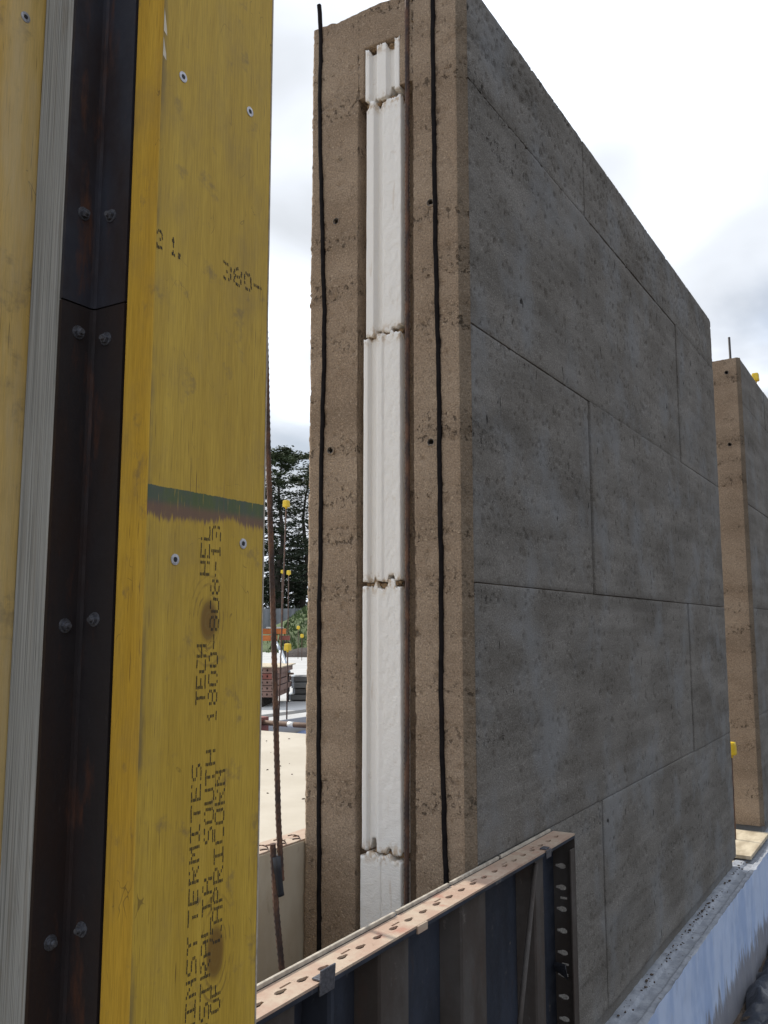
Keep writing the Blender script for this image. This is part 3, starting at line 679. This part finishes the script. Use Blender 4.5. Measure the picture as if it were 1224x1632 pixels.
# bent wedge in a slot of the end flange and two clips over the top rail
mk('wedge', [(.012, .425, .262), (.055, .385, .282), (.056, .387, .284), (.012, .43, .270), (.050, .42, .236), (.012, .44, .244)], [(0, 1, 2, 3), (1, 4, 2), (0, 5, 4, 1), (5, 3, 2, 4), (0, 3, 5)], M['zinc_dull'], pan)
def clip(y, h, wd, tilt, mat='zinc_dull'):
    t = thing('form_clip', (.0665, y, PT), 'x', 'clip')
    bm = bmesh.new(); bm_box(bm, .0662, .0692, y - wd / 2, y + wd / 2, PT - .016, PT + h, .0012)
    for v in bm.verts: v.co.y += (v.co.z - PT) * tilt
    from_bm('blade', bm, M[mat], t)
    box('hook', .0505, .0660, y - wd * .4, y + wd * .4, PT + .0027, PT + .0057, M[mat], t, bev=.001); return t
c_ = clip(-.640, .019, .038, .1); c_['label'] = 'bent grey metal clip hooked over the slotted top rail of the steel panel'; c_['group'] = 'clips on the steel panel rail'
c_ = clip(.262, .002, .030, 0); c_['label'] = 'small grey clip on the top rail near the far end of the steel panel'; c_['group'] = 'clips on the steel panel rail'
box('weld_tab', .064, .0685, -.365, -.33, PT - .012, PT + .0015, M['form_top'], pan, bev=.001)
tube('brace_rod', [(.0545, .214, .555), (.0545, .100, .24), (.0545, .03, SLAB + .02)], .0062, M['form_brown'], pan, n=8)

# inner form panel, seen from its concrete side
inn = thing('steel_form_panel', (-.48, -.4, SLAB), 'pale stained form panel facing inwards beside the wall, pink slotted rail on top', 'form panel', 'steel form panels')
box('face_sheet', -.452, -.4465, -1.35, .44, SLAB, .586, M['ply_face'], inn, bev=.001)
hl = [keyhole(-1.30 + .0527 * i, .030, .0135, .0065) for i in range(33)]
T = Matrix(((0, -1, 0, -.452), (1, 0, 0, 0), (0, 0, 1, .588), (0, 0, 0, 1)))
plate('top_rail', [(-1.35, -.003), (.44, -.003), (.44, .062), (-1.35, .062)], hl, .004, M['form_top'], inn, T)
box('back_rail', -.514, -.510, -1.35, .44, SLAB, .585, M['form_navy'], inn)
for i in range(33):
    y = -1.30 + .0527 * i
    if -.35 < y < .1 and i % 2 == 0: pass
# rusty wire ties lying along the inner rail
for i, y in enumerate((-.19, -.135, -.07, -.015)):
    pts = [(-.475 - .012 * math.cos(t) + .004 * t, y + .022 * math.sin(t), .5925 + .002 * math.sin(2 * t) + .002) for t in np.linspace(.3, 4.2, 10)]
    tag(tube('tie_wire', pts, .0016, M['rebar_rust'], None, n=5), ['curl of rusty tie wire on the inner rail, farthest from the earth wall', 'rusty tie wire curl on the inner rail, right behind the lapped bar', 'rusty tie wire curl on the inner rail just short of the earth wall', 'rusty tie wire curl on the inner rail, touching the earth wall corner'][i], 'wire', 'tie wires on the inner rail')

# bar standing between the two forms, lapped and taped
lb = thing('lapped_bar', (-.22, -.37, SLAB), 'rusty leaning reinforcing bar lapped with dark tape between the two form panels', 'rebar')
tube('upper_bar', [(-.22, -.462, 1.80), (-.22, -.441, 1.454), (-.22, -.414, 1.09), (-.22, -.390, .731), (-.22, -.377, .615)], .0052, M['rebar_rust'], lb, n=8, rib=.14)
tube('lower_bar', [(-.228, -.396, .685), (-.226, -.384, .56), (-.22, -.371, .447), (-.218, -.36, SLAB)], .0056, M['rebar_rust'], lb, n=8, rib=.14)
tube('tape', [(-.223, -.3915, .662), (-.223, -.388, .640), (-.223, -.380, .595), (-.222, -.379, .588)], .0088, M['bar_tape'], lb, n=10)

# ------------------------------------------------------------------ yellow timber stop end post
BX, BL, BR, TOP, BOT = .117, -1.074, -.867, 2.62, SLAB
post = thing('stop_end_post', (.03, -1.05, SLAB), 'yellow laminated timber and dark steel stop end post beside the panel, printed with black lettering', 'formwork')
bd_ = box('printed_board', BX - .045, BX, BL, BR, BOT, TOP, M['yellow_face'], post, bev=.0018)
# give the narrow edge its own more saturated coating
bd_.data.materials.append(M['yellow_edge'])
for p in bd_.data.polygons:
    if p.normal.y < -.7: p.material_index = 1
box('edge_liner', BX - .0015, BX + .0006, BR - .0004, BR + .0018, BOT, TOP, M['form_lip'], bd_, bev=.0004)
# chips in the arris
for (z0, z1, w2) in ((1.800, 1.834, .006), (1.768, 1.796, .006)):
    mk('chip', [(BX + .0003, BL + .0005, z1), (BX + .0003, BL + .0005, z0 + .004), (BX + .0003, BL + w2, z0), (BX + .0003, BL + w2 * .9, z0 + .008)], [(0, 1, 2, 3)], M['raw_timber_chip'], bd_)
def screw(y, z, x, parent):
    v = []; f = []; n = 16
    for rr, xx in ((.0068, x - .0004), (.0066, x + .0007), (.0045, x + .0009), (.0032, x + .0009), (.0030, x + .0004)):
        for k in range(n): t = 2 * math.pi * k / n; v.append((xx, y + rr * math.cos(t), z + rr * math.sin(t)))
    for q in range(4):
        for k in range(n): f.append((q * n + k, q * n + (k + 1) % n, (q + 1) * n + (k + 1) % n, (q + 1) * n + k))
    s = mk('screw', v, f, M['zinc'], parent)
    me = s.data; me.materials.append(M['screw_recess']); nv = len(me.vertices)
    mk_ = [(x + .00095, y + .0034 * math.cos(2 * math.pi * k / 4 + .6), z + .0034 * math.sin(2 * math.pi * k / 4 + .6)) for k in range(4)]
    bm = bmesh.new(); bm.from_mesh(me); fa = bm.faces.new([bm.verts.new(p) for p in mk_]); fa.material_index = 1; bm.to_mesh(me); bm.free()
for y, z in ((-1.039, 1.763), (-.912, 1.784), (-1.028, 1.168), (-.908, 1.196), (-1.035, .55), (-.915, .58), (-1.035, 2.32), (-.915, 2.34)): screw(y, z, BX, bd_)
# dot matrix lettering
FONT = {'A': '0111010001100011111110001100011000', 'C': '0111110000100001000010000100000111', 'E': '1111110000100001111010000100001111',
 'F': '11111100001000011110100001000010000', 'G': '01111100001000010011100011000101111', 'H': '10001100011000111111100011000110001', 'I': '11111001000010000100001000010011111',
 'L': '10000100001000010000100001000011111', 'M': '10001110111010110101100011000110001', 'N': '10001110011010110011100011000110001', 'O': '01110100011000110001100011000101110',
 'P': '11110100011000111110100001000010000', 'R': '11110100011000111110101001001010001', 'S': '01111100001000001110000010000111110', 'T': '11111001000010000100001000010000100',
 'U': '10001100011000110001100011000101110', '0': '01110100011000110001100011000101110', '1': '00100011000010000100001000010001110', '2': '01110100010000100110010001000011111',
 '3': '11110000010000101110000010000111110', '8': '01110100011000101110100011000101110', '-': '00000000000000011111000000000000000', '.': '00000000000000000000000000110001100', ' ': '0' * 35}
FONT['A'] = '01110100011000111111100011000110001'; FONT['C'] = '01111100001000010000100001000001111'; FONT['E'] = '11111100001000011110100001000011111'
def lettering(txt, z0, z1, yt, yb, horizontal=False, fade=0.06, dl=.0014, dw=.0036, seed=0, jit=.0003):
    """dots printed on the board; vertical runs read upwards with letter tops towards -y"""
    rs = random.Random(seed); v = []; f = []; n = len(txt); adv = (z1 - z0) / (n * 6 - 1); ph = (yb - yt) / 7
    x = BX + .00035
    for i, ch in enumerate(txt):
        bits = FONT[ch]
        for r in range(7):
            for c in range(5):
                if bits[r * 5 + c] != '1' or rs.random() < fade: continue
                a = z0 + (i * 6 + c + .5) * adv + rs.uniform(-jit, jit); b = yt + (r + .5) * ph + rs.uniform(-jit, jit)
                k = len(v); sl_ = rs.uniform(.2, .5) * dl
                if horizontal: q = [(x, a - dw, b + dl / 2), (x, a, b + dl / 2), (x, a + dw * .6, b - dl / 2), (x, a - dw * .5, b - dl / 2)]
                else: q = [(x, b - dl * .5, a - dw * .5 + sl_ * .25), (x, b + dl * .5, a - dw * .5 - sl_ * .25), (x, b + dl * .5, a + dw * .5 - sl_ * .25), (x, b - dl * .5, a + dw * .5 + sl_ * .25)]
                v += q; f.append((k, k + 1, k + 2, k + 3))
    return mk('printed_lettering', v, f, M['ink'], bd_)
c1, c2, c3 = (-.991, -.974), (-.968, -.951), (-.950, -.932)
lettering('AGAINST', .580, .742, *c1, seed=1); lettering('TERMITES', .752, .932, *c1, seed=2)
lettering('TECH', 1.000, 1.070, -.988, -.971, seed=3); lettering('HEL', 1.152, 1.212, -.986, -.969, seed=4)
lettering('AUSTRALIA', .596, .800, *c2, seed=5); lettering('SOUTH', .838, .946, *c2, seed=6); lettering('1800-808-13', .976, 1.214, -.967, -.950, seed=7)
lettering('OF', .645, .678, *c3, seed=8); lettering('CAPRICORN', .722, .920, *c3, seed=9)
lettering('2 1.', -1.073, -1.030, 1.553, 1.530, True, .25, .0036, .0013, 10, .0008); lettering('380-', -.958, -.880, 1.556, 1.532, True, .12, .0040, .0016, 11, .0008)
# steel angle in two lengths
def angle(z0, z1, mat):
    t_ = .005; ang = [(.0105, -1.1205), (.0105, -1.0690), (.0685, -1.0690), (.0685, -1.0745), (.0205, -1.0745), (.0168, -1.0762), (.0158, -1.080), (.0155, -1.1205)]
    v = []; n = len(ang)
    for z in (z0, z1):
        for p in ang: v.append((p[0], p[1], z))
    f = [(k, (k + 1) % n, n + (k + 1) % n, n + k) for k in range(n)] + [tuple(range(n - 1, -1, -1)), tuple(range(n, 2 * n))]
    return mk('steel_angle', v, f, M[mat], post)
au = angle(1.4735, TOP, 'angle_upper'); al = angle(BOT, 1.4715, 'angle_lower')
def bolt(p, nrm, parent):
    """washer, hexagon head"""
    n = Vector(nrm); a = Vector((0, 0, 1)); b = n.cross(a); bm = bmesh.new()
    for (seg, r0, r1, h0, h1) in ((14, .0085, .0082, 0, .0014), (6, .0058, .0058, .0014, .0052), (10, .0036, .0030, .0052, .0088)):
        r = bmesh.ops.create_cone(bm, segments=seg, radius1=r0, radius2=r1, depth=h1 - h0, cap_ends=True)
        for v in r['verts']: q = v.co.copy(); v.co = Vector(p) + a * q.x + b * q.y + n * (q.z + (h0 + h1) / 2)
    return from_bm('bolt', bm, M['zinc_dull'], parent)
for z1, z2, pa in ((1.587, 1.587, au), (1.438, 1.432, al), (1.092, 1.099, al), (.749, .761, al), (2.0, 2.0, au), (2.4, 2.4, au), (.35, .35, al)):
    bolt((.0156, -1.096, z1), (1, 0, 0), pa); bolt((.040, -1.0746, z2), (0, -1, 0), pa)
box('laminated_stud', -.045, .0098, -1.119, -.955, BOT, TOP, M['ply_edge'], post, bev=.0012)
box('packer', .0125, .0700, -1.0685, -.955, BOT, TOP, M['ply_face'], post)
lbd = box('weathered_board', -.092, -.0465, -1.36, -1.02, BOT, TOP, M['yellow_weathered'], post, bev=.0018)
screw(-1.146, 1.838, -.0465, lbd); screw(-1.16, 1.25, -.0465, lbd)

# ------------------------------------------------------------------ yard behind
def bar_bg(px, d, y_top, y_bot, r, cap, label, lean=0):
    lat = (px - 612) / 1432 * d; x, y = bgp(lat, d); z1 = 1.09 + (1000 - y_top) / 1432 * d; z0 = 1.09 + (1000 - y_bot) / 1432 * d
    x1, y1 = bgp(lat + lean, d); z0 = max(z0, SLAB - .02)
    starter_bar((x, y, z0), (x1, y1, z1), r, label, G, cap)
bar_bg(446, 10.6, 801, 1160, .0085, 1.25, 'tallest yellow capped starter bar, in front of the dark trees', .055)
bar_bg(459, 11.6, 1031, 1145, .009, 1.35, 'waist high yellow capped bar in front of the grey plank stack', 0)
bar_bg(447.5, 24, 911, 1075, .010, 1.25, 'slim yellow capped bar by the orange beams, left of a matching one', .02)
bar_bg(459, 23, 912.5, 1075, .012, 1.6, 'slim yellow capped bar by the orange beams, right of a matching one', .0)
bar_bg(475.5, 33, 1000, 1050, .010, 1.7, 'knee high yellow capped bar at the foot of the grass bank, taller of two', 0)
bar_bg(481.5, 31, 1013, 1052, .010, 1.7, 'knee high yellow capped bar at the foot of the grass bank, shorter of two', 0)
# rusty pipe with a taped joint
pp = thing('rusty_pipe', (-5.6, 6.45, -.1), 'rusty horizontal pipe with white tape ring lying along the slab edge', 'pipe')
zp = .0
tube('pipe', [(-5.78, 6.50, zp), (-4.6, 6.50, zp)], .030, M['pipe_rust'], pp, n=12)
tube('tape_ring', [(-5.42, 6.50, zp), (-5.34, 6.50, zp)], .0315, M['white_tape'], pp, n=12)
box('end_block', -5.92, -5.78, 6.41, 6.60, -.35, .06, M['oxide_red'], pp, bev=.006)
# grey planks stacked on the pale slab
for i in range(4):
    dx = .1 * ((i * 7) % 3 - 1); z = SLAB + .07 * i * 1.32 + .02
    o = thing('scaffold_plank', (-7.9, 9.9, z), ['lowest grey plank of the stack on the pale slab', 'second plank from the bottom of the grey stack', 'third plank from the bottom of the grey stack', 'top grey plank of the stack on the pale slab'][i], 'plank', 'stacked grey planks')
    Mx = Matrix.Translation((-7.75 + dx * .3, 9.85 + .06 * (i % 2), z)) @ Matrix.Rotation(RZ * 1.02 + .02 * (i % 2), 4, 'Z')
    box('board', -.12, 3.2, -.28, .28, 0, .078, M['plank_grey'], o, bev=.006, M=Mx)
    box('end_band', -.124, -.085, -.282, .282, -.001, .079, M['galvanised'], o, M=Mx)
for k, q in enumerate((.4, 2.6)):
    Mx = Matrix.Translation((-7.75, 9.85, SLAB)) @ Matrix.Rotation(RZ * 1.02, 4, 'Z')
    tag(box('bearer', q - .05, q + .05, -.3, .3, .0, .018, M['plank_grey'], None, M=Mx), 'thin timber bearer under the grey plank stack', 'timber', 'bearers under the planks')
# stack of perforated red form panels
px_, py_ = bgp((421 - 612) / 1432 * 13.4, 13.4)
Ms = Matrix.Translation((px_, py_, 0)) @ Matrix.Rotation(RZ - .06, 4, 'Z')
for i in range(5):
    z0 = .09 + i * .086
    o = thing('perforated_formwork', (px_, py_, z0), ['lowest perforated panel of the reddish stack, paler than those above', 'second perforated panel up in the reddish stack', 'middle perforated panel of the reddish stack', 'deep red perforated panel, second from the top of the reddish stack', 'topmost perforated panel of the reddish stack with a pale sheet on it'][i], 'form panel', 'perforated panels in the reddish stack')
    dx = .02 * ((i * 5) % 3 - 1)
    hs = []
    for k in range(16):
        a = -.96 + .076 * k; hs.append([(a, .028), (a + .016, .022), (a + .026, .036), (a + .018, .056), (a + .004, .056)])
    plate('front_rail', [(-1.0, 0), (.27 + dx, 0), (.27 + dx, .078), (-1.0, .078)], hs, .006, M['oxide_red' if i == 3 else 'panel_pinkish'], o, Matrix.Translation((0, 0, 0)) @ Ms @ Matrix(((1, 0, 0, 0), (0, 0, 1, -.30), (0, 1, 0, z0), (0, 0, 0, 1))))
    box('body', -1.0, .262 + dx, -.27, .9, z0, z0 + .077, M['soil_dark'], o, M=Ms)
    box('side_rail', .264 + dx, .270 + dx, -.296, .9, z0, z0 + .078, M['panel_pinkish'], o, M=Ms)
    if i == 4: box('cover_sheet', -1.02, .33, -.34, .95, z0 + .079, z0 + .095, M['sheet_timber'], o, M=Ms)
for q in (-.85, -.02):
    tag(box('bearer', q - .07, q + .07, -.25, .8, SLAB, .088, M['soil_dark'], None, M=Ms), 'dark timber bearer holding the reddish panel stack off the slab', 'timber', 'bearers under the panels')
# galvanised prop leaning on the stack
a_ = bgp((440 - 612) / 1432 * 15.0, 15.0); b_ = bgp((461 - 612) / 1432 * 14.0, 14.0)
pr = thing('steel_prop', (b_[0], b_[1], SLAB), 'grey steel prop leaning over the plank stack under the orange beams', 'prop')
pz0 = 1.09 + (1000 - 1071) / 1432 * 14.0; pz1 = 1.09 + (1000 - 1018) / 1432 * 15.0
tube('outer_tube', [(b_[0], b_[1], pz0), ((a_[0] * .6 + b_[0] * .4), (a_[1] * .6 + b_[1] * .4), pz1 * .6 + pz0 * .4)], .034, M['galvanised'], pr, n=10)
tube('inner_tube', [((a_[0] * .6 + b_[0] * .4), (a_[1] * .6 + b_[1] * .4), pz1 * .6 + pz0 * .4), (a_[0] + .05 * (a_[0] - b_[0]), a_[1], pz1)], .026, M['galvanised'], pr, n=10)
box('foot', b_[0] - .06, b_[0] + .06, b_[1] - .06, b_[1] + .06, pz0 - .03, pz0, M['pipe_rust'], pr, bev=.01)
tube('stand', [(b_[0], b_[1], pz0 - .03), (b_[0], b_[1], SLAB)], .012, M['rebar_dark'], pr, n=6)
# orange beams on trestles
Dq = 19.0
def obeam(l0, l1, d, z, h, dpth, label, mat, yaw=0):
    t = thing('steel_beam', (*bgp((l0 + l1) / 2, d), z), label, 'beam', 'orange beams on trestles')
    cx, cy = bgp((l0 + l1) / 2, d); Mx = Matrix.Translation((cx, cy, z)) @ Matrix.Rotation(RZ + yaw, 4, 'Z'); L = (l1 - l0) / 2
    box('top_flange', -L, L, -dpth / 2, dpth / 2, h * .86, h, M[mat], t, M=Mx); box('bottom_flange', -L, L, -dpth / 2, dpth / 2, 0, h * .14, M[mat], t, M=Mx)
    box('web', -L + .002, L - .002, -dpth / 2 + .012, dpth / 2 - .012, h * .14, h * .86, M[mat], t, M=Mx)
    return t
k_ = Dq / 1432
obeam(-215 * k_, -156 * k_, Dq, 1.09 + (1000 - 1010.5) * k_, 8.5 * k_, .12, 'upper bright orange steel beam on the trestle by the grass bank', 'orange_paint', .01)
obeam(-214 * k_, -169 * k_, Dq - .1, 1.09 + (1000 - 1021) * k_, 8.5 * k_, .12, 'lower orange steel beam with a dull red one at its end', 'orange_paint')
obeam(-167 * k_, -150 * k_, Dq + .05, 1.09 + (1000 - 1020) * k_, 7 * k_, .12, 'short dull red beam end beside the lower orange beam', 'oxide_red')
tag(box('cloth_cover', -.22, .12, -.12, .12, 0, .03, M['pale_concrete'], None, bev=.008, M=Matrix.Translation((*bgp(-170 * k_, Dq), 1.09 + (1000 - 1001.5) * k_)) @ Matrix.Rotation(RZ, 4, 'Z')), 'pale folded cloth lying on the upper orange beam', 'cloth')
for q, lab in ((-205, 'far'), (-158, 'near')):
    tr = thing('trestle', (*bgp(q * k_, Dq), SLAB), 'dark steel trestle holding the orange beams above the slab', 'trestle', 'trestles under the orange beams')
    zt = 1.09 + (1000 - 1021) * k_ - .012
    for s in (-1, 1):
        p0 = bgp(q * k_, Dq + .35 * s); p1 = bgp(q * k_, Dq + .06 * s); tube('leg', [(*p0, SLAB), (*p1, zt)], .016, M['rebar_dark'], tr, n=6)
    p0 = bgp(q * k_, Dq - .2); p1 = bgp(q * k_, Dq + .2); tube('crossbar', [(*p0, zt), (*p1, zt)], .012, M['rebar_dark'], tr, n=6)

# soil heap at the slab's far edge
def heap(lat0, lat1, d0, d1, h, name, mat, label, cat, seed):
    a = np.linspace(0, 1, 60); b = np.linspace(0, 1, 26); A, B = np.meshgrid(a, b, indexing='ij')
    la = lat0 + (lat1 - lat0) * A; de = d0 + (d1 - d0) * B
    X = CAM.x + F2[0] * de + R2[0] * la; Y = CAM.y + F2[1] * de + R2[1] * la
    prof = np.sin(np.pi * A) ** .35 * np.sin(np.pi * B) ** .7
    Z = -.12 + h * prof * (.7 + .6 * fbm(A * 9, B * 5, seed)) + .12 * (fbm(A * 40, B * 18, seed + 1) - .5) * prof
    return tag(gridmesh(name, X, Y, Z, M[mat], None, flip=True), label, cat)
heap(-4.15, 4.5, 34.6, 37.4, .52, 'soil_heap', 'soil_dark', 'dark heap of dug soil along the foot of the grass bank', 'soil', 5)
# grey metal fence, panels and posts
fe = thing('metal_fence', (*bgp(-9, 52), 0), 'grey sheet metal fence in front of the tall trees', 'fence')
for i in range(11):
    l0 = -22 + 2.4 * i; c_ = bgp(l0 + 1.2, 52); Mx = Matrix.Translation((c_[0], c_[1], .2)) @ Matrix.Rotation(RZ, 4, 'Z')
    v = []; f = []; n = 24
    for k in range(n + 1):
        for z in (0, 1.98): v.append(Mx @ Vector((-1.17 + 2.34 * k / n, .02 if (k // 2) % 2 else -.02, z)))
    for k in range(n): f.append((2 * k, 2 * k + 2, 2 * k + 3, 2 * k + 1))
    mk('fence_sheet', v, f, M['fence_grey'], fe)
    c_ = bgp(l0, 52.0); box('fence_post', -.04, .04, -.06, .05, -.3, 2.05, M['fence_grey'], fe, M=Matrix.Translation((c_[0], c_[1], .2)) @ Matrix.Rotation(RZ, 4, 'Z'))
# grass tufts on the bank
rs = np.random.RandomState(12); v = []; f = []
gv = [vv.co for vv in bpy.data.objects['ground'].data.vertices]
def ground_z(lat, dep):
    X, Y = bgp(lat, dep); bank = min(max((dep - 38) / 14, 0), 1); bank = bank * bank * (3 - 2 * bank); side = 1 / (1 + math.exp(-(lat + 5.6) / .55))
    k = min(max((dep - 37) / 10, 0), 1); return X, Y, -.47 * (1 - k) - .1 * k + bank * side * 2.6
for i in range(9000):
    lat = rs.uniform(-13, 3); dep = rs.uniform(36, 56); x, y, z = ground_z(lat, dep); h = rs.uniform(.06, .22); a = rs.uniform(0, 6.28); q = rs.uniform(.04, .10)
    k = len(v); dx, dy = q * math.cos(a), q * math.sin(a)
    v += [(x - dx, y - dy, z - .05), (x + dx, y + dy, z - .05), (x + dx * .5 + rs.uniform(-.06, .06), y + dy * .5, z + h)]; f.append((k, k + 1, k + 2))
tag(mk('grass', v, f, M['grass_blade'], None), 'rough green grass on the bank beyond the slab', 'grass', kind='stuff')

# tall dark conifers
def conifer(lat, dep, height, seed, label, spread=3.2, crown_from=.10, round_top=True):
    rs = np.random.RandomState(seed); x0, y0 = bgp(lat, dep); z0 = -.2
    t = thing('conifer_tree', (x0, y0, z0), label, 'tree', 'tall trees behind the fence')
    pts = [(x0 + .25 * math.sin(i * 1.3 + seed), y0, z0 + height * .97 * i / 10) for i in range(11)]
    V = []; Fc = []; n = 8
    for i, p in enumerate(pts):
        r = .34 * (1 - i / 10.6)
        for k in range(n): V.append((p[0] + r * math.cos(2 * math.pi * k / n), p[1] + r * math.sin(2 * math.pi * k / n), p[2]))
    for i in range(10):
        for k in range(n): Fc.append((i * n + k, i * n + (k + 1) % n, (i + 1) * n + (k + 1) % n, (i + 1) * n + k))
    LV = []; LF = []; LM = []
    nb = int(height * 9)
    for b in range(nb):
        h = crown_from + (1 - crown_from) * (b + rs.rand()) / nb; ang = rs.uniform(0, 6.283)
        L = spread * (.5 + .5 * rs.rand()) * (min(1, 1.25 * (1 - h) ** .55 + .12))
        i = min(9, int(h * 10)); c = np.array(pts[i]) * (1 - (h * 10 - i)) + np.array(pts[min(10, i + 1)]) * (h * 10 - i); c[2] = z0 + height * .97 * h
        tip = c + np.array([L * math.cos(ang), L * math.sin(ang), L * rs.uniform(-.12, .22)])
        # limb as a thin three sided prism
        s = len(V); r = .05 * (1.1 - h)
        for q, rr in ((c, r), (tip, r * .25)):
            for k in range(3): V.append((q[0], q[1] + rr * math.cos(2.09 * k), q[2] + rr * math.sin(2.09 * k)))
        for k in range(3): Fc.append((s + k, s + (k + 1) % 3, s + 3 + (k + 1) % 3, s + 3 + k))
        m_ = int(24 + 38 * L)
        for _ in range(m_):
            tt = rs.uniform(.18, 1.05); p = c + (tip - c) * tt + rs.normal(0, 1, 3) * np.array([.30, .30, .10]) * (.5 + .5 * rs.rand())
            a = rs.uniform(0, 6.28); sz = rs.uniform(.06, .15); d1 = np.array([math.cos(a), math.sin(a), rs.uniform(-.3, .3)]) * sz; d2 = np.array([-math.sin(a) * .5, math.cos(a) * .5, rs.uniform(-.7, .7)]) * sz * .7
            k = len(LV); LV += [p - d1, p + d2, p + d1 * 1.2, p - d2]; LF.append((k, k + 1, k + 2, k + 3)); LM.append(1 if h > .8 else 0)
    if round_top:
        for q in range(11):
            cc0 = np.array([x0, y0, z0 + height * .925]) + rs.normal(0, 1, 3) * np.array([.85, .85, .55]); rad = rs.uniform(.3, .62)
            for _ in range(int(520 * rad)):
                cc = cc0 + rs.normal(0, 1, 3) * np.array([rad, rad, rad * .55]) * .62
                a = rs.uniform(0, 6.28); sz = rs.uniform(.06, .15); d1 = np.array([math.cos(a), math.sin(a), rs.uniform(-.4, .4)]) * sz; d2 = np.array([-math.sin(a) * .5, math.cos(a) * .5, .6]) * sz * .7
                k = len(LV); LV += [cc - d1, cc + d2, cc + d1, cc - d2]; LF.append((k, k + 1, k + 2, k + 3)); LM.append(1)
    mk('trunk', V, Fc, M['bark'], t)
    cr = mk('crown', LV, LF, M['foliage'], t); cr.data.materials.append(M['foliage_lit_top']); cr.data.polygons.foreach_set('material_index', LM)
    return t
TD = 68
conifer(-7.95, TD, 15.7, 1, 'tallest dark conifer behind the fence, with a rounded crown', 3.0, .06)
conifer(-6.3, TD + 3, 14.8, 2, 'second tallest dark conifer, standing just behind the tallest one', 3.0, .05)
conifer(-10.4, TD + 1, 13.2, 3, 'dark conifer beside the tallest one, hidden by the yellow post', 3.0, .06)
conifer(-9.1, TD + 6, 9.0, 4, 'lower dark conifer in the gap behind the tallest one', 3.4, .03, False)
conifer(-7.0, TD + 5, 8.5, 5, 'lowest bushy conifer behind the grass bank', 3.6, .02, False)

# ------------------------------------------------------------------ strip of ground beside the footing
rs = np.random.RandomState(5)
def scatter(name, label, cat, mat, items):
    bm = bmesh.new()
    for k, (p, sz) in enumerate(items):
        rr = np.random.RandomState(k); r = bmesh.ops.create_icosphere(bm, subdivisions=1, radius=1); ax = rr.uniform(.6, 1.25, 3)
        for v in r['verts']: v.co = Vector((v.co.x * ax[0], v.co.y * ax[1], v.co.z * ax[2] * .7)) * sz * rr.uniform(.75, 1.2) + Vector(p)
    return tag(from_bm(name, bm, M[mat], None), label, cat, kind='stuff')
for nm, mat_, cnt in (('rubble', 'stone', 60), ('clods', 'soil', 150)):
    scatter(nm, {'rubble': 'grey rubble strewn in the dirt at the foot of the white footing', 'clods': 'brown clods of soil strewn at the foot of the white footing'}[nm], 'rubble' if nm == 'rubble' else 'soil', mat_,
        [((.12 + abs(rs.normal(0, .22)), rs.uniform(1.5, 4.8), -.462), rs.uniform(.006, .03)) for _ in range(cnt)])
xs = np.linspace(.105, 1.3, 80); ys = np.linspace(1.55, 4.2, 150); X, Y = np.meshgrid(xs, ys, indexing='ij')
Zp = -.452 + .16 * np.abs(fbm(X * 6, Y * 4, 3) - .5) + .08 * np.abs(fbm(X * 16, Y * 12, 8) - .5) - .03 * np.clip((.15 - X) / .05, 0, 1)
X = X + .06 * (fbm(Y * 4, X * 0, 5) - .5)
tag(gridmesh('plastic_sheet', X, Y, Zp, M['black_plastic'], None), 'crumpled black plastic sheet on the ground beside the white footing', 'plastic sheet')
tag(tube('hose', [(.17, 1.55, -.43), (.20, 1.9, -.415), (.28, 2.2, -.40), (.42, 2.45, -.40), (.7, 2.6, -.41)], .018, M['hose'], None, n=10), 'black hose lying across the crumpled plastic beside the footing', 'hose')
scatter('earth_crumbs', 'dark crumbs of fallen earth on the ledge along the wall base', 'earth crumbs', 'soil',
    [((min(.06, abs(rs.normal(0, .014))), rs.uniform(.6, 3.05), -.043), rs.uniform(.0015, .0055)) for _ in range(150)])
scatter('slab_debris', 'dark crumbs and splinters strewn over the sunlit slab', 'debris', 'soil',
    [((rs.uniform(-5, -.6), rs.uniform(.2, 6), SLAB + .002), rs.uniform(.003, .014)) for _ in range(130)])
